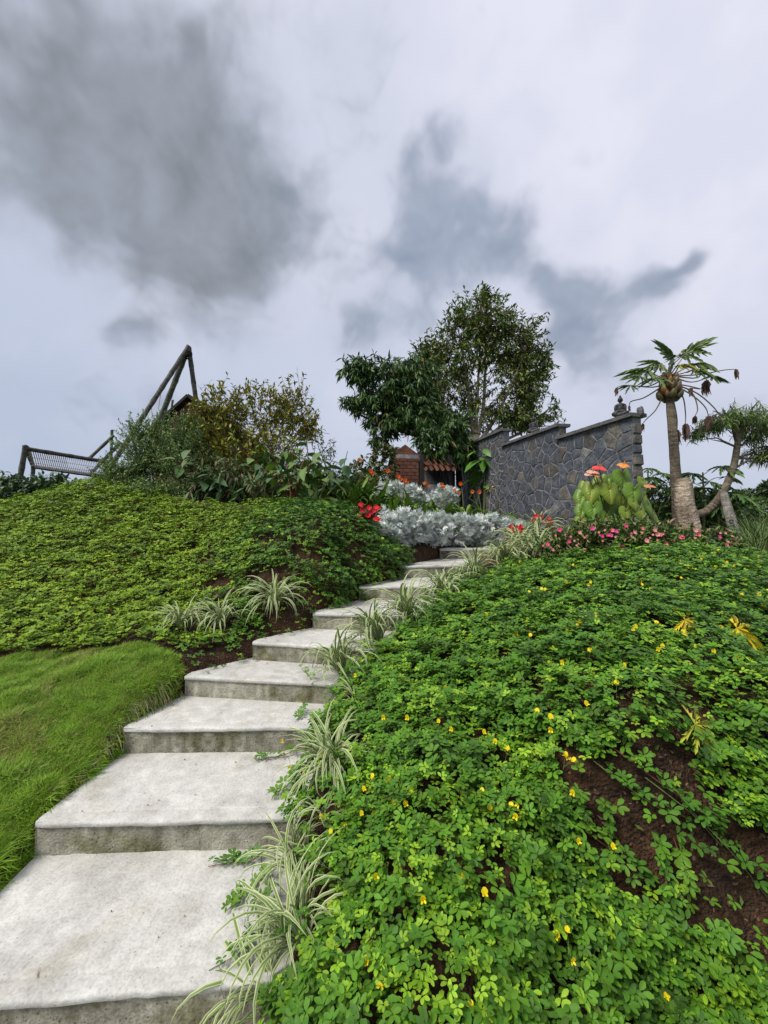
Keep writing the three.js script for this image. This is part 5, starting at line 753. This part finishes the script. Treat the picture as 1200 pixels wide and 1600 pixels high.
{
  const D = 6.5, b = ground(1063, D), t = thing('papaya_tree', 'bare-trunked papaya tree with fruit cluster and withered hanging leaves', 'papaya tree', b), R = (px, py, d = D) => P(px, py, d).sub(b), r = rng(960);
  const tc = curve([new THREE.Vector3(-0.02, -0.1, 0), R(1058, 780), R(1053, 700), R(1046, 615), R(1044, 592)], 26); mesh('trunk', tubeGeo(tc, tc.map((_, i) => (0.088 - 0.04 * i / 26) * (1 + 0.03 * Math.sin(i * 2.7))), 14), M.bark, t);
  const head = R(1046, 603);
  const fruitG = new THREE.SphereGeometry(1, 14, 10); { const p = fruitG.attributes.position; for (let i = 0; i < p.count; i++) { const y = p.getY(i), k = 1 - 0.28 * Math.max(0, y) - 0.12 * Math.max(0, -y) ** 3; p.setXYZ(i, p.getX(i) * k * 0.062, y * 0.1, p.getZ(i) * k * 0.062); } fruitG.computeVertexNormals(); }
  const fruitMats = [[0.22, 0.19, 0.07], [0.28, 0.2, 0.08], [0.18, 0.2, 0.08], [0.48, 0.2, 0.04], [0.25, 0.15, 0.08], [0.34, 0.28, 0.1]].map((c) => std({ color: RGB(...c), roughness: 0.5, map: stoneMap }));
  for (let k = 0; k < 32; k++) { const a = k * 2.4, lv = Math.floor(k / 7), m = mesh('fruit', fruitG, fruitMats[k === 9 || k === 2 ? 3 : Math.floor(r() * 6)], t); const rad = 0.115 + 0.03 * r() - lv * 0.012; m.position.set(head.x + Math.cos(a) * rad, head.y - 0.19 + lv * 0.08 + 0.03 * r(), head.z + Math.sin(a) * rad); m.rotation.set(Math.sin(a) * 0.5, 0, -Math.cos(a) * 0.5); m.scale.setScalar(0.62 + 0.3 * r()); }
  const frond = (path, leafGeo, mat, s, fwd, up, name = 'leaf') => { const c = curve([head.clone().add(new THREE.Vector3((path[0].x - head.x) * 0.1, 0.06 + (path[path.length - 1].y > head.y ? 0.1 : -0.02), 0)), ...path], 12); mesh('leaf_stalk', tubeGeo(c, c.map((_, i) => 0.012 - 0.0005 * i), 6), petioleMat, t); const m = mesh(name, leafGeo, mat, t); m.position.copy(c[12]); m.quaternion.copy(aim(fwd, up)); m.scale.setScalar(s * (name === 'leaf' ? 1.08 : 1)); };
  const U = new THREE.Vector3(0, 1, 0.15), f = (x, y, z) => new THREE.Vector3(x, y, z);
  frond([R(1035, 590), R(1010, 578)], palms[0], papayaGreen[0], 1.05, f(-1, 0.05, 0.3), f(0.1, 1, 0.7)); frond([R(1055, 575), R(1072, 552)], palms[1], papayaGreen[0], 1.05, f(0.3, 0.45, 0.4), f(-0.6, 0.8, 0.6)); frond([R(1062, 580), R(1085, 568)], palms[2], papayaGreen[2], 1.0, f(1, 0.12, 0.3), f(-0.1, 1, 0.6)); frond([R(1045, 575), R(1052, 558)], palms[1], papayaGreen[1], 1.1, f(-0.35, 0.5, 0.3), f(0.3, 0.7, 0.8)); frond([R(1040, 585, 6.2), R(1025, 590, 6.0)], palms[2], papayaGreen[1], 0.85, f(-0.7, -0.2, 0.6), U); frond([R(1055, 582, 6.2), R(1062, 570, 6.0)], palms[0], papayaYellow, 0.6, f(0.8, 0.05, 0.5), f(-0.2, 1, 0.4)); frond([R(1015, 603), R(985, 602)], palms[2], papayaGreen[1], 0.6, f(-1, -0.1, 0.2), f(0, 1, 0.5)); frond([R(1080, 597), R(1112, 588)], palms[1], papayaGreen[1], 0.72, f(1, 0.05, 0.2), f(0, 1, 0.5)); frond([R(1045, 580, 6.8), R(1030, 572, 7)], palms[0], papayaGreen[2], 0.9, f(-0.8, 0.3, -0.3), U);
  frond([R(1025, 595, 6.3), R(1000, 588, 6.2)], palms[1], papayaGreen[1], 0.7, f(-1, -0.05, 0.5), f(0.1, 1, 0.6)); frond([R(1060, 585, 6.2), R(1085, 578, 6.0)], palms[0], papayaGreen[0], 0.7, f(1, 0, 0.5), f(-0.1, 1, 0.6)); frond([R(1048, 572, 6.8), R(1060, 556, 7)], palms[2], papayaGreen[1], 0.8, f(0.5, 0.5, -0.3), f(-0.3, 0.8, 0.6)); frond([R(1052, 570), R(1080, 546)], palms[0], papayaGreen[2], 0.72, f(0.9, 0.3, 0.1), f(-0.2, 1, 0.7)); frond([R(1040, 578), R(1030, 566)], palms[1], papayaGreen[2], 0.85, f(-0.8, 0.2, 0.2), f(0.2, 1, 0.8));
  const dead = (path, k, s) => frond(path, withers[k % 3], witherMat, s, f(0.1, 0, 1), f(0, 1, 0), 'withered_leaf');
  dead([R(1020, 605), R(975, 602), R(963, 606)], 0, 0.42); dead([R(1095, 585), R(1133, 578), R(1150, 577)], 1, 0.5); dead([R(1090, 590), R(1098, 583), R(1104, 594)], 2, 0.8); dead([R(1085, 620), R(1103, 638), R(1107, 650)], 0, 0.75); dead([R(1066, 618), R(1071, 645), R(1071, 662)], 1, 0.85); dead([R(1053, 628), R(1058, 655), R(1058, 672)], 2, 0.8); dead([R(1025, 640), R(1010, 655), R(1004, 662)], 0, 0.4); dead([R(1005, 622), R(985, 628), R(983, 634)], 1, 0.3); dead([R(1080, 612), R(1090, 640), R(1086, 650)], 2, 0.45); dead([R(1090, 615), R(1122, 645), R(1125, 655)], 1, 0.35); dead([R(1075, 603), R(1095, 608), R(1079, 606)], 0, 0.45);
  // old sheath at the foot
  const sc = curve([new THREE.Vector3(0.1, -0.1, 0.17), R(1070, 790, 6.35), R(1067, 747, 6.35)], 10); mesh('old_trunk_base', tubeGeo(sc, sc.map((_, i) => (0.145 - 0.022 * i / 10 + 0.012 * noise(i * 0.7, 1, 2)) * (i === 10 ? 0.7 : 1)), 14), M.wornBark, t).userData.label = 'wide pale bark-stripped trunk base';
}
function sapling(label, px, py, d, n, seed, size = 1) { const b = ground(px, d), t = thing('papaya_sapling', label, 'sapling', b, 0, 'papaya saplings'), r = rng(seed), top = P(px, py, d).sub(b); mesh('stem', tubeGeo([new THREE.Vector3(0, -0.05, 0), top.clone().multiplyScalar(0.5).add(new THREE.Vector3(0.02, 0, 0)), top], [0.025, 0.02, 0.012], 7), M.greenTwig, t); for (let k = 0; k < n; k++) { const a = k * 2.4 + r(), h = 0.6 + 0.4 * k / n, p0 = top.clone().multiplyScalar(h), e = p0.clone().add(new THREE.Vector3(Math.cos(a) * 0.36 * size, 0.12, Math.sin(a) * 0.3 * size)); mesh('leaf_stalk', tubeGeo([p0, p0.clone().lerp(e, 0.5).add(new THREE.Vector3(0, 0.04, 0)), e], 0.006, 5), M.greenTwig, t); const m = mesh('leaf', pick(r, palms), lush[k % 3], t); m.position.copy(e); m.quaternion.copy(aim(new THREE.Vector3(Math.cos(a), -0.1, Math.sin(a)), new THREE.Vector3(0, 1, 0.3))); m.scale.setScalar(size * (0.7 + 0.35 * r())); } }
const lush = [[0.09, 0.19, 0.04], [0.07, 0.15, 0.035], [0.13, 0.24, 0.045]].map((c) => leafMat({ color: RGB(...c) }));
sapling('papaya sapling right of the papaya trunk', 1098, 738, 7.2, 9, 971, 1.0); sapling('papaya sapling between the wall end and the papaya trunk', 1012, 735, 7.6, 8, 972, 0.9); sapling('papaya sapling behind the leaning post', 1138, 778, 6.9, 8, 973, 0.9); sapling('low papaya sapling right of the curved trunk', 1120, 765, 7.4, 7, 974, 0.8);
{ // greenery behind
  let k = 0; for (const [px, py, d, rx, ry, label] of [[1035, 775, 7.4, 30, 36, 'leafy bush between the wall end and the papaya trunk'], [1110, 790, 7.8, 42, 28, 'leafy bush right of the papaya trunk'], [1165, 795, 8.4, 42, 26, 'leafy bush with pale leaves behind the tall grass']]) {
    const b = ground(px, d), t = thing('leafy_bush', label, 'bush', b), s = foliage(t, { seed: 980 + k, blobs: [B(px, py, d, rx, ry, 0.5, 110), B(px, py + 25, d, rx * 1.2, ry * 0.7, 0.4, 70)], leaf: k === 1 ? ovalLeaf : mediumLeaf, per: 14, twigLen: 0.3, scale: [0.7, 1.2], palette: [[0.05, 0.11, 0.03], [0.08, 0.16, 0.035], [0.12, 0.21, 0.04]], upward: 0.5 }); stems(t, s, 6, 0.012, M.twig, 985 + k, [0.2, 0.1]); k++;
  }
}
{ // feathery tree with the bowed trunk
  const D = 6.75, b = ground(1083, D), o = b, t0 = (px, py, d = D) => P(px, py, d), fork = t0(1153, 690);
  const limb = (...pts) => ({ pts: [fork, ...pts], r: [0.045, 0.01] });
  tree('feathery_tree', 'narrow-leaved feathery tree on a bowed bare trunk at the right', b, {
    bark: M.bark, every: 5, trunks: [{ pts: [t0(1078, 806), t0(1105, 798), t0(1130, 768), t0(1146, 730), fork, t0(1157, 672)], r: [0.068, 0.042] }],
    limbs: [limb(t0(1160, 665), t0(1185, 655), t0(1230, 645)), limb(t0(1150, 665), t0(1130, 660), t0(1095, 668)), limb(t0(1165, 660), t0(1200, 680), t0(1215, 710)), limb(t0(1140, 658), t0(1110, 660), t0(1082, 676))],
    crown: { seed: 991, blobs: [B(1150, 656, D, 40, 16, 0.6, 60), B(1110, 668, D, 28, 13, 0.4, 34), B(1088, 682, D, 12, 14, 0.25, 12), B(1195, 665, D, 34, 24, 0.5, 50), B(1240, 680, D, 40, 40, 0.5, 50), B(1195, 712, D, 30, 18, 0.35, 44), B(1180, 685, D, 20, 14, 0.3, 18)], leaf: willow, per: 20, twigLen: 0.3, scale: [0.6, 1.2], palette: [[0.108, 0.192, 0.054], [0.156, 0.252, 0.066], [0.078, 0.15, 0.042], [0.216, 0.3, 0.072]], upward: 0.25, hang: 0.55, shell: 0.3, twigMat: M.twig, twigR: 0.004 },
  });
}
{ // numbered leaning post
  const a = P(1130, 770, 6.6), e = P(1153, 850, 6.3), b = ground(1152, 6.35), t = thing('leaning_post', 'grey log leaning to the left with a painted number', 'post', b), pts = []; for (let i = 0; i <= 10; i++) pts.push(e.clone().lerp(a, i / 10 * 1).sub(b)); pts.unshift(pts[0].clone().add(new THREE.Vector3(0.03, -0.25, 0.05)));
  mesh('log', tubeGeo(pts, pts.map((_, i) => 0.085 - 0.0025 * i), 12), std({ map: barkMap, bumpMap: barkBump, bumpScale: 0.006, color: RGB(0.46, 0.45, 0.43) }), t);
  // the painted digits: brush strokes lying on the round of the log
  const axis = a.clone().sub(e).normalize(), q = P(1142.5, 827, 6.47).sub(b), front = new THREE.Vector3(-a.x, 0, 6.3).normalize(); front.addScaledVector(axis, -front.dot(axis)).normalize(); const rightv = new THREE.Vector3().crossVectors(axis, front).normalize(), ink = std({ color: RGB(0.05, 0.06, 0.075) });
  const axisAt = (s) => { const along = q.clone(); const p0 = pts[1], k = along.sub(p0).dot(axis) + s; return p0.clone().addScaledVector(axis, k); };
  for (const off of [-0.055, 0.055]) { const d8 = []; for (let i = 0; i <= 28; i++) { const th = i / 28 * 2 * Math.PI, u = Math.sin(2 * th) * 0.024, s = off + Math.cos(th) * 0.046; const ang = u / 0.08; d8.push(axisAt(s).addScaledVector(front, Math.cos(ang) * 0.0815).addScaledVector(rightv, Math.sin(ang) * 0.0815)); } mesh('painted_digit', tubeGeo(d8, 0.0065, 5), ink, t); }
}
{ // tall grass at the right edge
  const tall = []; const r = rng(1001); for (let k = 0; k < 9; k++) tall.push(moved(blade(0.5 + 0.35 * r(), 0.009, { segs: 4, fold: 0.2, droop: 0.25 + 0.5 * r(), widest: 0.3, tip: 0.05, base: 0.5 }), (r() - 0.5) * 0.1, 0, (r() - 0.5) * 0.1, -(1.1 + 0.4 * r()), r() * 6.28, 0)); const geo = mergeGeometries(tall), list = [];
  for (let k = 0; k < 1500; k++) { const d = 4.7 + r() * 5, x = lerp(0.80, 1.25, r()) * d; if (x > 9.3 || d > 6.2 && r() < 0.3) continue; if (x / d < 0.875 + 0.02 * r() && d < 7) continue; const p = V(x, H(x, d), d); list.push({ m: mat4(p, eul((r() - 0.5) * 0.3, r() * 6.28, (r() - 0.5) * 0.3), (d < 6 ? 0.75 : 0.65) * (0.7 + 0.6 * r())), c: tint(r, [[0.11, 0.19, 0.05], [0.14, 0.22, 0.06], [0.19, 0.25, 0.08], [0.09, 0.15, 0.04]], 0.2) }); }
  tag(inst('tall_grass', geo, M.leaf, list), 'tall soft grass at the right edge beyond the mound', 'grass');
  const low = []; for (let k = 0; k < 2600; k++) { const d = 5.4 + r() * 9, x = r() < 0.7 ? lerp(0.62, 1.3, r()) * d : (r() - 0.5) * d; if (Math.abs(x) > 9.3) continue; if (x < wallX(d) && d < 7.6) continue; if (x / d > 0.8 && x / d < 0.88 && d < 6.8) continue; const p = V(x, H(x, d), d); low.push({ m: mat4(p, eul((r() - 0.5) * 0.4, r() * 6.28, (r() - 0.5) * 0.4), 0.3 * (0.7 + 0.6 * r())), c: tint(r, [[0.09, 0.16, 0.04], [0.12, 0.2, 0.05], [0.07, 0.12, 0.03]], 0.2) }); }
  tag(inst('rough_grass', geo, M.leaf, low), 'rough grass on the terrace between the beds', 'grass');
}
{ // far trees on the right
  let k = 0; for (const [px, py, d, rx, ry] of [[1170, 778, 42, 26, 14], [1205, 772, 30, 22, 20], [1240, 768, 34, 34, 26], [1140, 786, 55, 30, 10], [1105, 788, 60, 30, 9], [1280, 770, 40, 34, 22], [1060, 790, 62, 34, 9]]) {
    const c = P(px, py, d), b = c.clone(); b.y = P(px, 812, d).y - 1; const t = thing('distant_tree', ['dark rounded tree left of the far group at the right edge', 'nearest far tree at the right edge', 'far tree at the very right edge of the view', 'low far tree behind the leaning post', 'far tree behind the papaya saplings', 'far tree beyond the right edge', 'far tree behind the papaya trunk'][k], 'tree', b, 0, 'far trees on the right');
    mesh('trunk', tubeGeo([new THREE.Vector3(0, -1.5, 0), new THREE.Vector3(0.1, 0.8, 0), c.clone().sub(b)], [0.35, 0.25, 0.1], 7), M.darkBark, t);
    foliage(t, { seed: 1010 + k, name: 'crown', blobs: [{ c, r: [rx * d / F, ry * d / F, rx * d / F * 0.7], n: 130 }, { c: c.clone().add(new THREE.Vector3(rx * d / F * 0.5, -ry * d / F * 0.4, 0)), r: [rx * d / F * 0.7, ry * d / F * 0.7, 1], n: 70 }], leaf: blade(0.4, 0.2, { segs: 2 }), per: 14, twigLen: 0.8, scale: [0.7, 1.2], palette: [[0.04, 0.075, 0.025], [0.06, 0.10, 0.03], [0.09, 0.13, 0.04]], twigR: 0.02, shell: 0.5 }); k++;
  }
}
// fallen yellow papaya leaves on the mound
[[1050, 1003, 0.5, 0.4, 'yellow fallen papaya leaf on the mound, left of the upper two'], [1128, 1010, 0.56, 1.1, 'yellow fallen papaya leaf on the mound, nearer the right edge'], [1038, 1145, 0.38, 0.3, 'yellow fallen papaya leaf hanging above the bare earth']].forEach(([px, py, s, a, label], i) => {
  const p = hit(px, py, 1.2), n = normalAt(p.x, -p.z); p.addScaledVector(n, 0.15); const m = mesh('fallen_leaf', palms[i], leafMat({ color: RGB(...[[0.72, 0.58, 0.03], [0.70, 0.56, 0.02], [0.48, 0.5, 0.05]][i]) })); m.position.copy(p); m.quaternion.copy(aim(new THREE.Vector3(0.9, -0.45, 0.2 + a * 0.2), n.clone().add(new THREE.Vector3(0, 0.3, 0.5)).normalize())); m.scale.setScalar(s); tag(m, label, 'leaf', 'fallen papaya leaves');
});
{ // a flat stone by the begonia and crumbs of earth on the treads
  const g = new THREE.IcosahedronGeometry(0.16, 3), p = g.attributes.position, v = new THREE.Vector3(); for (let i = 0; i < p.count; i++) { v.fromBufferAttribute(p, i); const k = 1 + fbm(v.x * 8, v.y * 8, v.z * 8, 3) * 0.5; p.setXYZ(i, v.x * k * 1.1, v.y * k * 0.35, v.z * k * 0.8); } g.computeVertexNormals();
  const m = mesh('flat_stone', g, std({ color: RGB(0.42, 0.40, 0.37), map: stoneMap, bumpMap: stoneBump, bumpScale: 0.008 })); m.position.copy(ground(592, 5.4)); m.position.y += 0.05; tag(m, 'pale flat stone at the corner of the bank below the red begonia', 'stone');
  const r = rng(1100), list = [], crumb = new THREE.IcosahedronGeometry(0.004, 0), straw = blade(0.05, 0.003, { segs: 2, droop: 0.2 }), sl = [];
  for (let k = 0; k < 520; k++) { const x = lerp(-1.6, 1.6, r()), d = lerp(0.9, 6.3, r()), t = treadAt(x, d); if (t === null) continue; const e = Math.min(edgeL(x, d), edgeR(x, d)); if (r() > 0.25 + Math.exp(-e * 6)) continue; const p0 = V(x, t + 0.006, d); if (r() < 0.8) list.push({ m: mat4(p0, eul(r() * 6, r() * 6, 0), new THREE.Vector3(0.5 + r(), 0.4 + 0.4 * r(), 0.5 + r())), c: tint(r, [[0.16, 0.11, 0.07], [0.3, 0.27, 0.22]], 0.3) }); else sl.push({ m: mat4(p0, eul(0, r() * 6.28, 0), 0.5 + r()), c: tint(r, [[0.32, 0.22, 0.13], [0.2, 0.1, 0.07], [0.42, 0.36, 0.22]], 0.3) }); }
  tag(inst('soil_crumbs', crumb, std({}), list), 'crumbs of earth scattered on the concrete treads', 'debris'); tag(inst('dry_straw', straw, M.dry, sl), 'dry grass bits lying on the concrete treads', 'debris');
  const clod = new THREE.IcosahedronGeometry(0.012, 1), clods = [], litter = [], lr = rng(1150), deadLeaf = blade(0.05, 0.022, { segs: 2, fold: 0.5, droop: 0.4 });
  for (let k = 0; k < 9000; k++) { const left = lr() < 0.55; let x, d; if (left) { x = lerp(-2.4, 0.9, lr()); d = lerp(3.0, 6.3, lr()); if (sideOf(x, d) > 0 || inPoly(x, d, lawnPoly)) continue; const e = edgeL(x, d); if (e > 0.75 && lr() < 0.75) continue; } else { x = lerp(0.6, 2.2, lr()); d = lerp(1.3, 2.3, lr()); } if (treadAt(x, d) !== null) continue; const p0 = V(x, H(x, d), d), n0 = normalAt(x, d); if (lr() < 0.6) clods.push({ m: mat4(p0, eul(lr() * 6, lr() * 6, 0), new THREE.Vector3(0.25 + 1.0 * lr() ** 3, 0.25 + 0.6 * lr(), 0.25 + 0.8 * lr() ** 2)), c: tint(lr, [[0.10, 0.055, 0.03], [0.07, 0.04, 0.022], [0.15, 0.09, 0.055]], 0.3) }); else litter.push({ m: mat4(p0.addScaledVector(n0, 0.01), aim(rv(lr), n0.add(rv(lr).multiplyScalar(0.5)).normalize()), 0.3 + 0.5 * lr()), c: tint(lr, [[0.15, 0.09, 0.05], [0.10, 0.06, 0.035], [0.2, 0.15, 0.08], [0.1, 0.14, 0.03]], 0.3) }); }
  tag(inst('earth_clods', clod, std({ roughness: 1 }), clods), 'small clods of earth on the bare banks', 'soil'); tag(inst('leaf_litter', deadLeaf, M.dry, litter.filter((_, i) => i % 2)), 'dead leaves lying on the bare earth banks', 'leaf litter');
  const roots = [], rr = rng(1101); for (let k = 0; k < 900; k++) { const u = rr(); let x, d; const q = lerp(2.3, 3.45, u); x = q < 2.6 ? -1.665 : lerp(-1.63, -1.08, smooth(2.6, 3.45, q)); d = q + (rr() - 0.5) * 0.1; x -= 0.02 + 0.09 * rr(); roots.push({ m: mat4(V(x, H(x - 0.06, d) + 0.01, d), aim(new THREE.Vector3(0.5 + rr() * 0.5, -0.9 - rr(), (rr() - 0.5) * 0.9), new THREE.Vector3(0.8, 0.4, 0.3)), 1.1 + 1.6 * rr()), c: tint(rr, [[0.36, 0.31, 0.18], [0.25, 0.2, 0.11], [0.18, 0.24, 0.05], [0.12, 0.2, 0.04]], 0.3) }); }
  tag(inst('hanging_dry_grass', straw, M.dry, roots), 'dry grass and roots hanging over the cut lawn edge', 'grass');
}

renderer.setSize(768, 1024);
renderer.render(scene, camera);
